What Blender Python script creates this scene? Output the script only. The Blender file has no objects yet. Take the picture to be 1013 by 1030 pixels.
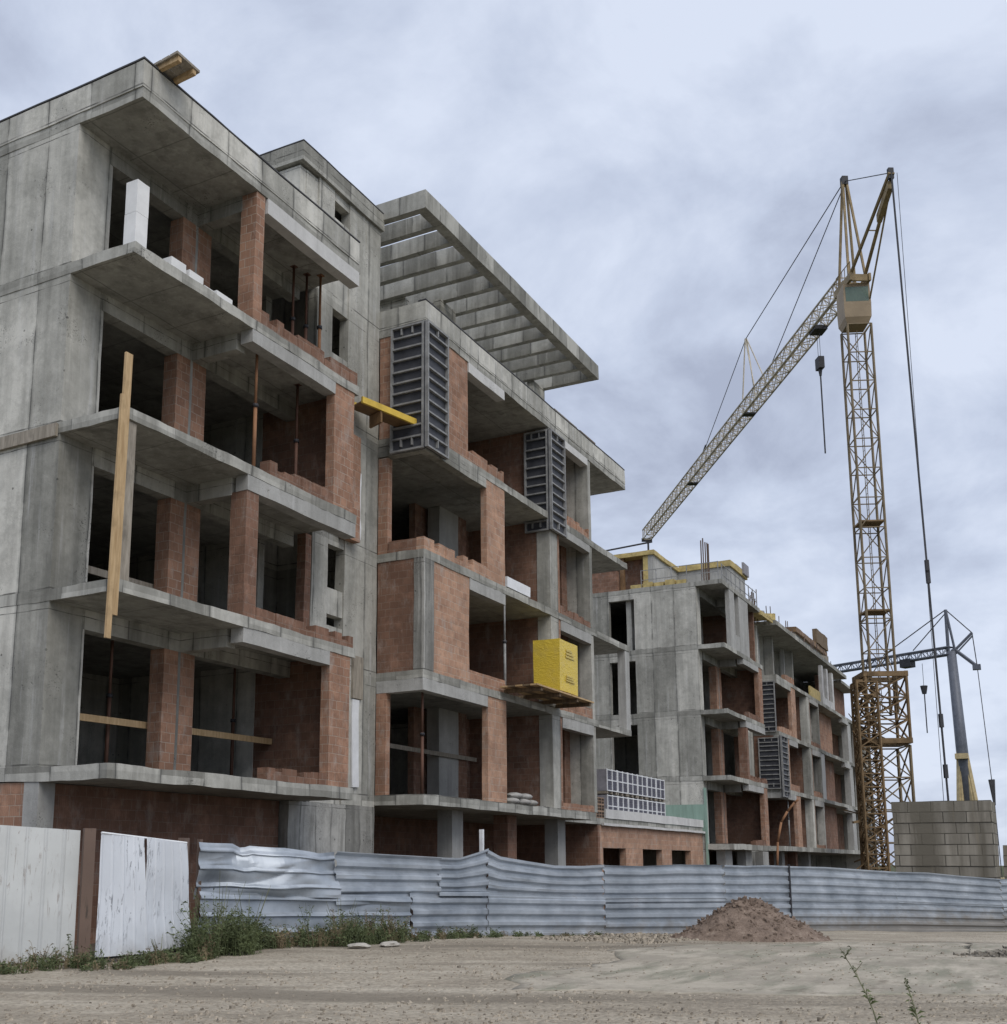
import bpy, bmesh, math, random
from mathutils import Vector, Matrix, noise
random.seed(7)
scene = bpy.context.scene
col = scene.collection
R = math.radians

# ------------------------------------------------------------------ object helpers
def empty(name, loc, label=None, cat=None, group=None):
    o = bpy.data.objects.new(name, None)
    col.objects.link(o)
    o.location = loc
    o.empty_display_size = 0.3
    tag(o, label, cat, group)
    return o

def tag(o, label=None, cat=None, group=None, kind=None):
    if label: o['label'] = label
    if cat: o['category'] = cat
    if group: o['group'] = group
    if kind: o['kind'] = kind
    return o

def wloc(o):
    v = Vector((0, 0, 0))
    while o is not None:
        v += o.location
        o = o.parent
    return v

class MB:
    """collects shapes in world coordinates and links them as ONE mesh object"""
    def __init__(s):
        s.v = []; s.f = []; s.sm = []
    def _add(s, vs, fs, smooth=False):
        b = len(s.v)
        s.v += [Vector(p) for p in vs]
        for f in fs:
            s.f.append([b + i for i in f]); s.sm.append(smooth)
        return s
    def box(s, x0, x1, y0, y1, z0, z1, seg=0):
        if x0 > x1: x0, x1 = x1, x0
        if y0 > y1: y0, y1 = y1, y0
        if z0 > z1: z0, z1 = z1, z0
        if not seg:
            vs = [(x, y, z) for x in (x0, x1) for y in (y0, y1) for z in (z0, z1)]
            return s._add(vs, [(0,1,3,2),(4,6,7,5),(0,4,5,1),(2,3,7,6),(0,2,6,4),(1,5,7,3)])
        n = [max(1, min(64, round((b - a) / seg))) for a, b in ((x0,x1),(y0,y1),(z0,z1))]
        lo = (x0, y0, z0); hi = (x1, y1, z1)
        idx = {}; vs = []; fs = []
        def V(t):
            if t not in idx:
                idx[t] = len(vs)
                vs.append(tuple(lo[k] + (hi[k]-lo[k]) * t[k] / n[k] for k in range(3)))
            return idx[t]
        for ax in range(3):
            u, w = (ax+1) % 3, (ax+2) % 3
            for side in (0, n[ax]):
                for i in range(n[u]):
                    for j in range(n[w]):
                        q = []
                        for di, dj in ((0,0),(1,0),(1,1),(0,1)):
                            t = [0,0,0]; t[ax] = side; t[u] = i+di; t[w] = j+dj
                            q.append(V(tuple(t)))
                        fs.append(q if side else q[::-1])
        return s._add(vs, fs)
    def obox(s, o, ux, uy, uz):
        o, ux, uy, uz = map(Vector, (o, ux, uy, uz))
        vs = [o + a*ux + b*uy + c*uz for a in (0,1) for b in (0,1) for c in (0,1)]
        fs = [(0,1,3,2),(4,6,7,5),(0,4,5,1),(2,3,7,6),(0,2,6,4),(1,5,7,3)]
        if ux.cross(uy).dot(uz) < 0: fs = [f[::-1] for f in fs]
        return s._add(vs, fs)
    def tube(s, p, q, r, n=5, r2=None):
        p = Vector(p); q = Vector(q); d = (q-p)
        if d.length < 1e-6: return s
        d.normalize()
        a = d.orthogonal().normalized(); b = d.cross(a)
        r2 = r if r2 is None else r2
        vs = []
        for k in range(n):
            t = 2*math.pi*k/n
            e = a*math.cos(t) + b*math.sin(t)
            vs += [p + e*r, q + e*r2]
        fs = [(2*k, (2*k+2) % (2*n), (2*k+3) % (2*n), 2*k+1) for k in range(n)]
        fs += [tuple(2*k for k in range(n))[::-1], tuple(2*k+1 for k in range(n))]
        return s._add(vs, fs, n > 6)
    def path(s, pts, r, n=5):
        for a, b in zip(pts[:-1], pts[1:]): s.tube(a, b, r, n)
        return s
    def grid(s, P, smooth=False):
        """P[i][j] points"""
        ni, nj = len(P), len(P[0])
        vs = [p for row in P for p in row]
        fs = [(i*nj+j, (i+1)*nj+j, (i+1)*nj+j+1, i*nj+j+1) for i in range(ni-1) for j in range(nj-1)]
        return s._add(vs, fs, smooth)
    def build(s, name, m, parent=None, label=None, warp=0.0, fix=False):
        off = wloc(parent) if parent is not None else Vector((0,0,0))
        if warp:
            for i, p in enumerate(s.v):
                s.v[i] = p + noise.noise_vector(p*0.8)*warp + noise.noise_vector(p*3.1+Vector((9,4,1)))*warp*0.6 + noise.noise_vector(p*8.3)*warp*0.35
        me = bpy.data.meshes.new(name)
        me.from_pydata([tuple(p - off) for p in s.v], [], s.f)
        for poly, sm in zip(me.polygons, s.sm): poly.use_smooth = sm
        me.update()
        if fix:
            bm = bmesh.new(); bm.from_mesh(me); bmesh.ops.remove_doubles(bm, verts=bm.verts, dist=1e-5)
            bmesh.ops.recalc_face_normals(bm, faces=bm.faces); bm.to_mesh(me); bm.free()
        o = bpy.data.objects.new(name, me)
        col.objects.link(o)
        if m is not None: me.materials.append(m)
        if parent is not None: o.parent = parent
        if label: o['label'] = label
        return o

# ------------------------------------------------------------------ material helpers
class NT:
    def __init__(s, name):
        s.m = bpy.data.materials.new(name); s.m.use_nodes = True
        s.t = s.m.node_tree; s.b = s.t.nodes['Principled BSDF']
    def n(s, typ, **kw):
        o = s.t.nodes.new(typ)
        for k, v in kw.items(): setattr(o, k, v)
        return o
    def put(s, sock, v):
        if isinstance(v, bpy.types.NodeSocket): s.t.links.new(v, sock)
        elif v is not None: sock.default_value = v
    def math(s, op, a, b=None, c=None, clamp=False):
        o = s.n('ShaderNodeMath', operation=op, use_clamp=clamp)
        for i, v in enumerate((a, b, c)):
            if v is not None: s.put(o.inputs[i], v)
        return o.outputs[0]
    def pos(s):
        return s.n('ShaderNodeNewGeometry').outputs['Position']
    def normal(s):
        return s.n('ShaderNodeNewGeometry').outputs['True Normal']
    def xyz(s, v):
        o = s.n('ShaderNodeSeparateXYZ'); s.put(o.inputs[0], v); return o.outputs
    def comb(s, x, y, z):
        o = s.n('ShaderNodeCombineXYZ')
        for i, v in enumerate((x, y, z)): s.put(o.inputs[i], v)
        return o.outputs[0]
    def scale(s, v, sc):
        o = s.n('ShaderNodeVectorMath', operation='MULTIPLY'); s.put(o.inputs[0], v); o.inputs[1].default_value = sc
        return o.outputs[0]
    def noise(s, v, scale, detail=4, rough=0.55, col_out=False, dist=0):
        o = s.n('ShaderNodeTexNoise'); s.put(o.inputs['Vector'], v)
        o.inputs['Scale'].default_value = scale; o.inputs['Detail'].default_value = detail
        o.inputs['Roughness'].default_value = rough; o.inputs['Distortion'].default_value = dist
        return o.outputs[1 if col_out else 0]
    def ramp(s, f, stops, interp='LINEAR'):
        o = s.n('ShaderNodeValToRGB'); s.put(o.inputs[0], f)
        e = o.color_ramp.elements; o.color_ramp.interpolation = interp
        while len(e) < len(stops): e.new(0.5)
        for i, (p, c) in enumerate(stops):
            e[i].position = p
            e[i].color = (c, c, c, 1) if isinstance(c, (int, float)) else (*c, 1)
        return o.outputs[0]
    def mix(s, f, a, b, mode='MIX'):
        o = s.n('ShaderNodeMix', data_type='RGBA', blend_type=mode)
        s.put(o.inputs[0], f)
        for i, v in ((6, a), (7, b)):
            if isinstance(v, tuple) and len(v) == 3: v = (*v, 1)
            s.put(o.inputs[i], v)
        return o.outputs[2]
    def bump(s, h, strength=0.3, dist=0.02, nrm=None):
        o = s.n('ShaderNodeBump'); s.put(o.inputs['Height'], h)
        o.inputs['Strength'].default_value = strength; o.inputs['Distance'].default_value = dist
        if nrm is not None: s.put(o.inputs['Normal'], nrm)
        s.put(s.b.inputs['Normal'], o.outputs[0]); return o.outputs[0]
    def fin(s, color, rough=0.85, metal=0.0, spec=0.3):
        if isinstance(color, tuple): color = (*color, 1)
        s.put(s.b.inputs['Base Color'], color); s.put(s.b.inputs['Roughness'], rough)
        s.put(s.b.inputs['Metallic'], metal); s.put(s.b.inputs['Specular IOR Level'], spec)
        return s.m

def simple(name, c, rough=0.7, metal=0.0, var=0.25, scale=2.5, spec=0.3, streak=False):
    t = NT(name); p = t.pos()
    if streak: p = t.scale(p, (3, 3, 0.35))
    n = t.noise(p, scale, 6, 0.65)
    a = tuple(x*(1-var) for x in c); b = tuple(min(1, x*(1+var)) for x in c)
    cc = t.ramp(n, [(0.3, a), (0.7, b)])
    t.bump(t.noise(p, scale*12, 4), 0.15, 0.01)
    return t.fin(cc, rough, metal, spec)

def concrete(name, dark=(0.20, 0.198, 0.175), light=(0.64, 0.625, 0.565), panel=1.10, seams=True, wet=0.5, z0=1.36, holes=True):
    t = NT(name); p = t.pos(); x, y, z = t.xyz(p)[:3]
    s = t.math('ADD', x, y)
    nx, ny, nz = t.xyz(t.normal())[:3]
    vert = t.math('LESS_THAN', t.math('ABSOLUTE', nz), 0.5)
    big = t.noise(p, 0.45, 7, 0.62); fine = t.noise(p, 5.0, 8, 0.7)
    st = t.noise(t.scale(p, (3.2, 3.2, 0.16)), 1.3, 6, 0.6)
    f = t.math('ADD', t.math('MULTIPLY', big, 0.5), t.math('ADD', t.math('MULTIPLY', fine, 0.2), t.math('MULTIPLY', st, 0.3)))
    if seams:
        sp = t.math('DIVIDE', s, panel)
        wn = t.n('ShaderNodeTexWhiteNoise', noise_dimensions='2D')
        t.put(wn.inputs['Vector'], t.comb(t.math('FLOOR', sp), t.math('FLOOR', t.math('DIVIDE', t.math('SUBTRACT', z, z0+0.1), 3.06)), 0))
        tone = t.math('MULTIPLY', t.math('SUBTRACT', wn.outputs['Value'], 0.5), t.math('MULTIPLY', vert, 0.30))
        f = t.math('ADD', f, tone)
    c = t.ramp(f, [(0.30, dark), (0.5, tuple((a+b)/2 for a, b in zip(dark, light))), (0.66, light)])
    # dark run-off stains
    stain = t.ramp(t.noise(t.scale(p, (2.2, 2.2, 0.22)), 1.0, 7, 0.68), [(0.50, 0.0), (0.68, 1.0)])
    pale = t.ramp(t.noise(t.scale(p, (4.5, 4.5, 0.28)), 1.2, 7, 0.7), [(0.55, 0.0), (0.75, 0.55)])
    c = t.mix(pale, c, tuple(min(0.6, v*1.25) for v in light))
    c = t.mix(t.math('MULTIPLY', stain, 0.62*wet), c, (0.125, 0.122, 0.108))
    blot = t.ramp(t.noise(p, 1.3, 9, 0.72), [(0.47, 0.0), (0.56, 0.5), (0.70, 0.85)])
    c = t.mix(t.math('MULTIPLY', blot, 0.5), c, tuple(v*0.95 for v in dark))
    hc = t.math('MULTIPLY', t.ramp(t.noise(p, 30, 3, 0.6), [(0.58, 0.0), (0.66, 1.0)]), t.ramp(t.noise(p, 1.1, 5, 0.65), [(0.56, 0.0), (0.64, 0.85)]))
    c = t.mix(hc, c, (0.085, 0.083, 0.075))
    rust = t.math('MULTIPLY', t.ramp(t.noise(t.scale(p, (5, 5, 0.3)), 1.1, 6, 0.7), [(0.66, 0.0), (0.76, 0.45)]), t.ramp(t.noise(p, 0.7, 3), [(0.5, 0.0), (0.6, 1.0)]))
    c = t.mix(rust, c, (0.26, 0.17, 0.095))
    h = t.math('SUBTRACT', fine, hc)
    if seams:
        hz_ = t.math('FRACT', t.math('ADD', t.math('DIVIDE', t.math('SUBTRACT', z, z0), 3.06), t.math('MULTIPLY', t.noise(p, 1.5, 4), 0.012)))
        hl = t.math('MULTIPLY', t.math('MAXIMUM', t.math('LESS_THAN', t.math('ABSOLUTE', t.math('SUBTRACT', hz_, 0.085)), 0.005), t.math('LESS_THAN', t.math('ABSOLUTE', t.math('SUBTRACT', hz_, 0.965)), 0.003)), vert)
        c = t.mix(t.math('MULTIPLY', hl, t.ramp(t.noise(p, 2.3, 4), [(0.4, 0.15), (0.6, 0.85)])), c, (0.085, 0.083, 0.075))
        brk = t.ramp(t.noise(p, 1.7, 3), [(0.38, 0.0), (0.55, 1.0)])
        d = t.math('ABSOLUTE', t.math('SUBTRACT', t.math('FRACT', sp), 0.5))
        line = t.math('GREATER_THAN', d, 0.488)
        m1 = t.math('MULTIPLY', t.math('MULTIPLY', line, vert), t.math('ADD', t.math('MULTIPLY', brk, 0.6), 0.3))
        wide = t.math('MULTIPLY', t.ramp(d, [(0.43, 0.0), (0.5, 1.0)]), t.math('MULTIPLY', vert, brk))
        c = t.mix(t.math('MULTIPLY', wide, 0.6), c, (0.13, 0.13, 0.12))
        # plywood sheets printed into soffits
        fx = t.math('ABSOLUTE', t.math('SUBTRACT', t.math('FRACT', t.math('DIVIDE', x, 1.25)), 0.5))
        fy = t.math('ABSOLUTE', t.math('SUBTRACT', t.math('FRACT', t.math('DIVIDE', y, 2.5)), 0.5))
        sl = t.math('MULTIPLY', t.math('MAXIMUM', t.math('GREATER_THAN', fx, 0.490), t.math('GREATER_THAN', fy, 0.494)), t.math('SUBTRACT', 1.0, vert))
        m = t.math('MAXIMUM', m1, t.math('MULTIPLY', sl, 0.6))
        # tie holes
        hx = t.math('SUBTRACT', t.math('FRACT', t.math('ADD', sp, 0.22)), 0.5)
        hz = t.math('SUBTRACT', t.math('FRACT', t.math('DIVIDE', z, 1.02)), 0.5)
        rr = t.math('ADD', t.math('MULTIPLY', t.math('MULTIPLY', hx, hx), panel*panel), t.math('MULTIPLY', t.math('MULTIPLY', hz, hz), 1.04))
        hole = t.math('MULTIPLY', t.math('LESS_THAN', rr, 0.0005), t.math('MULTIPLY', vert, brk))
        if holes: m = t.math('MAXIMUM', m, hole)
        c = t.mix(t.math('MULTIPLY', m, 0.72), c, (0.06, 0.06, 0.055))
        h = t.math('SUBTRACT', h, t.math('MULTIPLY', m, 0.8))
    t.bump(h, 0.5, 0.025)
    return t.fin(c, 0.9, 0, 0.25)

def brick(name, a=(0.41, 0.24, 0.162), b=(0.265, 0.148, 0.10), mortar=(0.43, 0.35, 0.285), white=0.5):
    t = NT(name); p = t.pos(); x, y, z = t.xyz(p)[:3]
    wob = t.noise(p, 2.2, 2)
    s = t.math('ADD', t.math('ADD', x, y), t.math('MULTIPLY', wob, 0.05))
    zz = t.math('ADD', z, t.math('MULTIPLY', wob, 0.045))
    k = t.n('ShaderNodeTexBrick', offset=0.5)
    t.put(k.inputs['Vector'], t.comb(s, zz, 0))
    k.inputs['Color1'].default_value = (*a, 1); k.inputs['Color2'].default_value = (*b, 1)
    k.inputs['Mortar'].default_value = (*mortar, 1)
    k.inputs['Scale'].default_value = 1; k.inputs['Mortar Size'].default_value = 0.009
    k.inputs['Mortar Smooth'].default_value = 0.3; k.inputs['Bias'].default_value = 0.0
    k.inputs['Brick Width'].default_value = 0.25; k.inputs['Row Height'].default_value = 0.19
    c = k.outputs['Color']
    n = t.noise(p, 0.9, 7, 0.65)
    c = t.mix(t.ramp(n, [(0.35, 0.0), (0.68, 0.85)]), c, tuple(v*0.55 for v in a))
    pt = t.ramp(t.noise(p, 1.9, 8, 0.7), [(0.5, 0.0), (0.66, 0.7)])
    c = t.mix(pt, c, tuple(v*1.18 for v in a))
    gr = t.math('ABSOLUTE', t.math('SUBTRACT', t.math('FRACT', t.math('MULTIPLY', s, 22.0)), 0.5))
    c = t.mix(t.math('MULTIPLY', t.ramp(gr, [(0.0, 1.0), (0.25, 0.0)]), 0.22), c, tuple(v*0.5 for v in b))
    sm = t.ramp(t.noise(t.scale(p, (1.6, 1.6, 0.7)), 2.2, 8, 0.72), [(0.53, 0.0), (0.70, 1.0)])
    c = t.mix(t.math('MULTIPLY', sm, white), c, (0.40, 0.37, 0.335))
    dk = t.ramp(t.noise(p, 3.7, 6, 0.7), [(0.55, 0.0), (0.8, 0.6)])
    c = t.mix(dk, c, (0.10, 0.06, 0.045))
    h = t.math('ADD', t.math('MULTIPLY', k.outputs['Fac'], -1.0), t.math('MULTIPLY', t.noise(p, 14, 5, 0.7), 0.5))
    t.bump(h, 0.5, 0.012)
    return t.fin(c, 0.92, 0, 0.2)

def timber(name, a, b):
    t = NT(name); p = t.pos()
    n = t.noise(t.scale(p, (9, 9, 1.1)), 2.0, 6, 0.6, dist=0.4)
    c = t.ramp(n, [(0.3, a), (0.7, b)])
    st = t.ramp(t.noise(p, 3.0, 5), [(0.55, 0.0), (0.8, 0.6)])
    c = t.mix(st, c, tuple(v*0.45 for v in a))
    t.bump(n, 0.3, 0.01)
    return t.fin(c, 0.8)

def painted_sheet(name, base, rustc=(0.16, 0.10, 0.07), amount=0.5, metal=0.0, rough=0.5):
    t = NT(name); p = t.pos()
    n = t.noise(p, 1.1, 6, 0.6)
    c = t.ramp(n, [(0.3, tuple(v*0.82 for v in base)), (0.7, base)])
    run = t.ramp(t.noise(t.scale(p, (5, 5, 0.5)), 1.5, 7, 0.7), [(0.6, 0.0), (0.82, 1.0)])
    c = t.mix(t.math('MULTIPLY', run, amount), c, rustc)
    scr = t.ramp(t.noise(t.scale(p, (16, 16, 2.6)), 1.0, 8, 0.75, dist=0.6), [(0.555, 0.0), (0.60, 1.0)])
    c = t.mix(t.math('MULTIPLY', t.math('MULTIPLY', scr, t.ramp(n, [(0.42, 0.0), (0.58, 1.0)])), min(1.0, amount*1.7)), c, rustc)
    x, y, z = t.xyz(p)[:3]
    dirt = t.ramp(t.math('ADD', t.math('MULTIPLY', t.noise(p, 2.5, 5), 0.5), t.math('MULTIPLY', t.math('ADD', z, 1.45), -0.45)), [(0.1, 0.0), (0.34, 0.55)])
    c = t.mix(dirt, c, (0.20, 0.17, 0.13))
    t.bump(t.noise(p, 2.5, 4), 0.25, 0.03)
    return t.fin(c, rough, metal, 0.4)

M = {}
M['conc'] = concrete('concrete')
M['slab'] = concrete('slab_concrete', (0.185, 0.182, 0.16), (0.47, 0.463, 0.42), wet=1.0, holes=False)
M['conc_b'] = concrete('concrete_far', z0=0.66)
M['smooth'] = concrete('smooth_concrete', (0.27, 0.268, 0.252), (0.49, 0.486, 0.465), seams=False, wet=0.5)
M['lintel'] = concrete('pale_lintel', (0.48, 0.475, 0.46), (0.68, 0.675, 0.655), seams=False, wet=0.3)
M['rough'] = concrete('rough_concrete', (0.16, 0.158, 0.145), (0.46, 0.452, 0.42), panel=0.6, wet=1.3)
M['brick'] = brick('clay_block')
M['brick_d'] = brick('dark_shaded_clay_block', (0.27, 0.155, 0.108), (0.175, 0.098, 0.068), (0.28, 0.215, 0.17), 0.4)  # darker copy of the clay block; shade put into the colour of inner walls
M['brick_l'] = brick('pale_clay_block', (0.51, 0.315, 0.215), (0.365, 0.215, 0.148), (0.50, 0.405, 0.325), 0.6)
M['insul'] = simple('insulation', (0.66, 0.67, 0.68), 0.8, 0, 0.12)
M['cap'] = simple('dark_capping', (0.07, 0.07, 0.075), 0.7)
M['wood'] = timber('fresh_timber', (0.36, 0.24, 0.12), (0.58, 0.42, 0.24))
M['oldwood'] = timber('weathered_timber', (0.20, 0.175, 0.14), (0.38, 0.34, 0.28))
M['darkwood'] = timber('dark_timber', (0.10, 0.07, 0.045), (0.22, 0.16, 0.10))
M['yellow'] = simple('yellow_formwork_paint', (0.62, 0.43, 0.07), 0.55, 0, 0.25, 3)
M['ylite'] = simple('faded_yellow_ply', (0.46, 0.36, 0.15), 0.7, 0, 0.35, 3)
M['ply'] = simple('brown_ply', (0.20, 0.12, 0.06), 0.6, 0, 0.35, 3)
M['pack'] = simple('yellow_film', (0.72, 0.53, 0.055), 0.35, 0, 0.10, 2, 0.5)
M['print'] = simple('printed_film', (0.52, 0.40, 0.085), 0.4, 0, 0.12, 9)
_p = NT('yellow_stretch_film'); _v = _p.pos(); _w = _p.noise(_p.scale(_v, (2.2, 2.2, 5)), 2.4, 7, 0.7, dist=1.2)
_p.bump(_w, 0.55, 0.05)
M['pack'] = _p.fin(_p.mix(_p.ramp(_p.noise(_v, 3.2, 7, 0.7), [(0.5, 0.0), (0.72, 0.55)]), (0.68, 0.50, 0.06), (0.55, 0.42, 0.12)), 0.38, 0, 0.45)
M['fwface'] = simple('formwork_face', (0.055, 0.057, 0.066), 0.6, 0, 0.4, 2)
M['fwsteel'] = simple('formwork_steel', (0.27, 0.27, 0.265), 0.6, 0.2, 0.35, 4)
M['prop'] = simple('prop_steel', (0.13, 0.07, 0.05), 0.7, 0.2, 0.3)
M['aac'] = simple('aerated_block', (0.74, 0.74, 0.73), 0.9, 0, 0.08, 3)
M['film'] = simple('wrapped_film', (0.72, 0.73, 0.74), 0.4, 0, 0.12, 3)
M['packdark'] = simple('hollow_unit', (0.10, 0.10, 0.125), 0.7, 0, 0.35, 4)
M['packside'] = simple('grey_units', (0.27, 0.265, 0.29), 0.8, 0, 0.25, 3)
M['claypack'] = simple('clay_units', (0.34, 0.23, 0.16), 0.9, 0, 0.25, 4)
M['hole'] = simple('hole_shadow', (0.035, 0.028, 0.024), 0.95)
M['mint'] = simple('mint_render', (0.26, 0.37, 0.31), 0.85, 0, 0.2, 1.5, streak=True)
M['bag'] = simple('cement_bag', (0.36, 0.35, 0.33), 0.9, 0, 0.2, 4)
M['crane'] = simple('crane_paint', (0.27, 0.20, 0.105), 0.6, 0.1, 0.35, 1.5)
M['mast'] = simple('mast_steel', (0.20, 0.155, 0.095), 0.65, 0.1, 0.35, 1.2)
M['jib'] = simple('pale_jib_paint', (0.47, 0.42, 0.33), 0.6, 0.1, 0.3, 1.2)
M['rustcrane'] = simple('rusty_crane', (0.20, 0.135, 0.072), 0.8, 0.1, 0.45, 1.8)
M['cab'] = simple('cab_paint', (0.31, 0.235, 0.15), 0.55, 0, 0.15, 1.2)
M['cabglass'] = simple('green_cab_glass', (0.09, 0.14, 0.105), 0.2, 0, 0.2, 1, 0.6)
M['dark'] = simple('dark_steel', (0.045, 0.045, 0.05), 0.6, 0.3)
M['rope'] = simple('wire_rope', (0.07, 0.07, 0.075), 0.7, 0.3)
M['grey2'] = simple('grey_mast_paint', (0.12, 0.13, 0.155), 0.5, 0.1, 0.2)
M['beige2'] = simple('beige_strut_paint', (0.45, 0.36, 0.20), 0.6, 0, 0.25)
M['rebar'] = simple('rebar', (0.14, 0.10, 0.08), 0.8, 0.3)
M['cream'] = painted_sheet('cream_sheet', (0.60, 0.617, 0.605), amount=0.3)
M['white'] = painted_sheet('white_sheet', (0.70, 0.735, 0.78), (0.17, 0.18, 0.20), amount=0.5)
M['post'] = painted_sheet('brown_post', (0.155, 0.105, 0.08), (0.05, 0.04, 0.03), amount=0.5)
M['rustpipe'] = simple('rusty_pipe', (0.27, 0.14, 0.075), 0.8, 0.2, 0.3)
M['plaster'] = simple('white_frame', (0.55, 0.54, 0.52), 0.8)
M['floordim'] = simple('bounce_dimmer_dark', (0.055, 0.053, 0.05), 0.9, 0, 0.3)  # dark colour of the added floor sheets that soak up bounce light
M['soildim'] = simple('bounce_dimmer_soil', (0.085, 0.068, 0.05), 0.9, 0, 0.4, 0.8)  # dark tone of the added yard sheet that lowers bounce under the slabs
M['stone'] = simple('pale_stone', (0.40, 0.375, 0.33), 0.95, 0, 0.2, 5)

def galv():
    t = NT('galvanised_sheet'); p = t.pos()
    n = t.noise(p, 1.3, 6, 0.6)
    c = t.ramp(n, [(0.3, (0.25, 0.285, 0.325)), (0.7, (0.48, 0.52, 0.565))])
    g = t.ramp(t.noise(t.scale(p, (0.8, 0.8, 2.2)), 2.4, 6, 0.65), [(0.55, 0.0), (0.75, 0.6)])
    c = t.mix(g, c, (0.20, 0.225, 0.255))
    r = t.ramp(t.noise(t.scale(p, (1.5, 1.5, 3)), 1.9, 7, 0.75), [(0.62, 0.0), (0.78, 0.6)])
    c = t.mix(r, c, (0.22, 0.15, 0.11))
    x, y, z = t.xyz(p)[:3]
    spl = t.ramp(t.math('ADD', t.math('MULTIPLY', t.noise(p, 3.5, 7, 0.7), 0.5), t.math('MULTIPLY', t.math('ADD', z, 1.7), -0.45)), [(0.08, 0.0), (0.3, 0.7)])
    c = t.mix(spl, c, (0.24, 0.205, 0.16))
    t.bump(t.noise(p, 3.0, 5), 0.2, 0.03)
    return t.fin(c, t.ramp(n, [(0.2, 0.36), (0.8, 0.58)]), 0.42, 0.5)
M['galv'] = galv()
M['spoil'] = simple('grey_spoil', (0.20, 0.18, 0.15), 0.95, 0, 0.5, 5)

def block_wall():
    t = NT('stacked_block_face'); p = t.pos(); x, y, z = t.xyz(p)[:3]
    k = t.n('ShaderNodeTexBrick', offset=0.5)
    t.put(k.inputs['Vector'], t.comb(t.math('ADD', x, y), t.math('ADD', z, 2.7), 0))
    k.inputs['Color1'].default_value = (0.38, 0.35, 0.295, 1); k.inputs['Color2'].default_value = (0.24, 0.225, 0.19, 1)
    k.inputs['Mortar'].default_value = (0.075, 0.07, 0.06, 1); k.inputs['Scale'].default_value = 1
    k.inputs['Mortar Size'].default_value = 0.022; k.inputs['Brick Width'].default_value = 1.05; k.inputs['Row Height'].default_value = 0.52
    c = k.outputs['Color']
    st = t.ramp(t.noise(t.scale(p, (0.9, 0.9, 0.10)), 0.9, 5, 0.6), [(0.42, 0.0), (0.58, 0.9)])
    c = t.mix(st, c, (0.16, 0.145, 0.115))
    st2 = t.ramp(t.noise(t.scale(p, (1.1, 1.1, 0.08)), 1.0, 4, 0.6), [(0.6, 0.0), (0.72, 0.6)])
    c = t.mix(st2, c, (0.33, 0.27, 0.18))
    t.bump(t.math('ADD', t.math('MULTIPLY', k.outputs['Fac'], -1.0), t.math('MULTIPLY', t.noise(p, 6, 5), 0.5)), 0.6, 0.04)
    return t.fin(c, 0.95, 0, 0.2)
M['blocks'] = block_wall()

def ground_mat():
    t = NT('compacted_gravel'); p = t.pos()
    big = t.noise(p, 0.16, 6, 0.6); mid = t.noise(p, 1.1, 7, 0.65); fine = t.noise(p, 16, 6, 0.75)
    rot = t.n('ShaderNodeVectorRotate', rotation_type='Z_AXIS'); t.put(rot.inputs['Vector'], p); rot.inputs['Angle'].default_value = R(62)
    tr = t.noise(t.scale(rot.outputs[0], (0.16, 1.5, 1)), 0.9, 6, 0.62)
    f = t.math('ADD', t.math('MULTIPLY', big, 0.3), t.math('ADD', t.math('MULTIPLY', mid, 0.3), t.math('MULTIPLY', tr, 0.4)))
    c = t.ramp(f, [(0.36, (0.185, 0.155, 0.118)), (0.48, (0.31, 0.268, 0.208)), (0.62, (0.47, 0.42, 0.338))])
    v = t.n('ShaderNodeTexVoronoi', feature='F1'); t.put(v.inputs['Vector'], p); v.inputs['Scale'].default_value = 22
    peb = t.ramp(v.outputs['Color'], [(0.2, 0.55), (0.8, 1.4)])
    c = t.mix(0.5, c, t.mix(1.0, c, peb, 'MULTIPLY'))
    sp = t.ramp(fine, [(0.35, 0.0), (0.62, 1.0)])
    c = t.mix(t.math('MULTIPLY', sp, 0.35), c, (0.43, 0.385, 0.315))
    dk = t.ramp(t.noise(p, 5.5, 6, 0.7), [(0.54, 0.0), (0.70, 0.6)])
    wet = t.ramp(t.noise(t.scale(rot.outputs[0], (0.10, 0.5, 1)), 1.3, 6, 0.6), [(0.5, 0.0), (0.62, 0.75)])
    c = t.mix(wet, c, (0.185, 0.16, 0.125))
    c = t.mix(dk, c, (0.14, 0.118, 0.092))
    xx, yy, zz_ = t.xyz(p)[:3]
    dx, dy = t.math('SUBTRACT', xx, 14.0), t.math('SUBTRACT', yy, 4.0)
    dist = t.math('SQRT', t.math('ADD', t.math('MULTIPLY', dx, dx), t.math('MULTIPLY', dy, dy)))
    gm = t.ramp(t.math('ADD', t.math('MULTIPLY', dist, 0.01), t.math('MULTIPLY', t.noise(p, 0.12, 5), 0.25)), [(0.40, 0.0), (0.47, 1.0)])
    c = t.mix(gm, c, t.ramp(mid, [(0.3, (0.045, 0.055, 0.022)), (0.7, (0.10, 0.10, 0.05))]))  # dark green far ground out of view, added to cut bounce onto soffits
    h = t.math('ADD', t.math('MULTIPLY', v.outputs['Distance'], -1.0), t.math('ADD', fine, mid))
    t.bump(h, 0.7, 0.03)
    return t.fin(c, 0.95, 0, 0.2)
M['ground'] = ground_mat()

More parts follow.
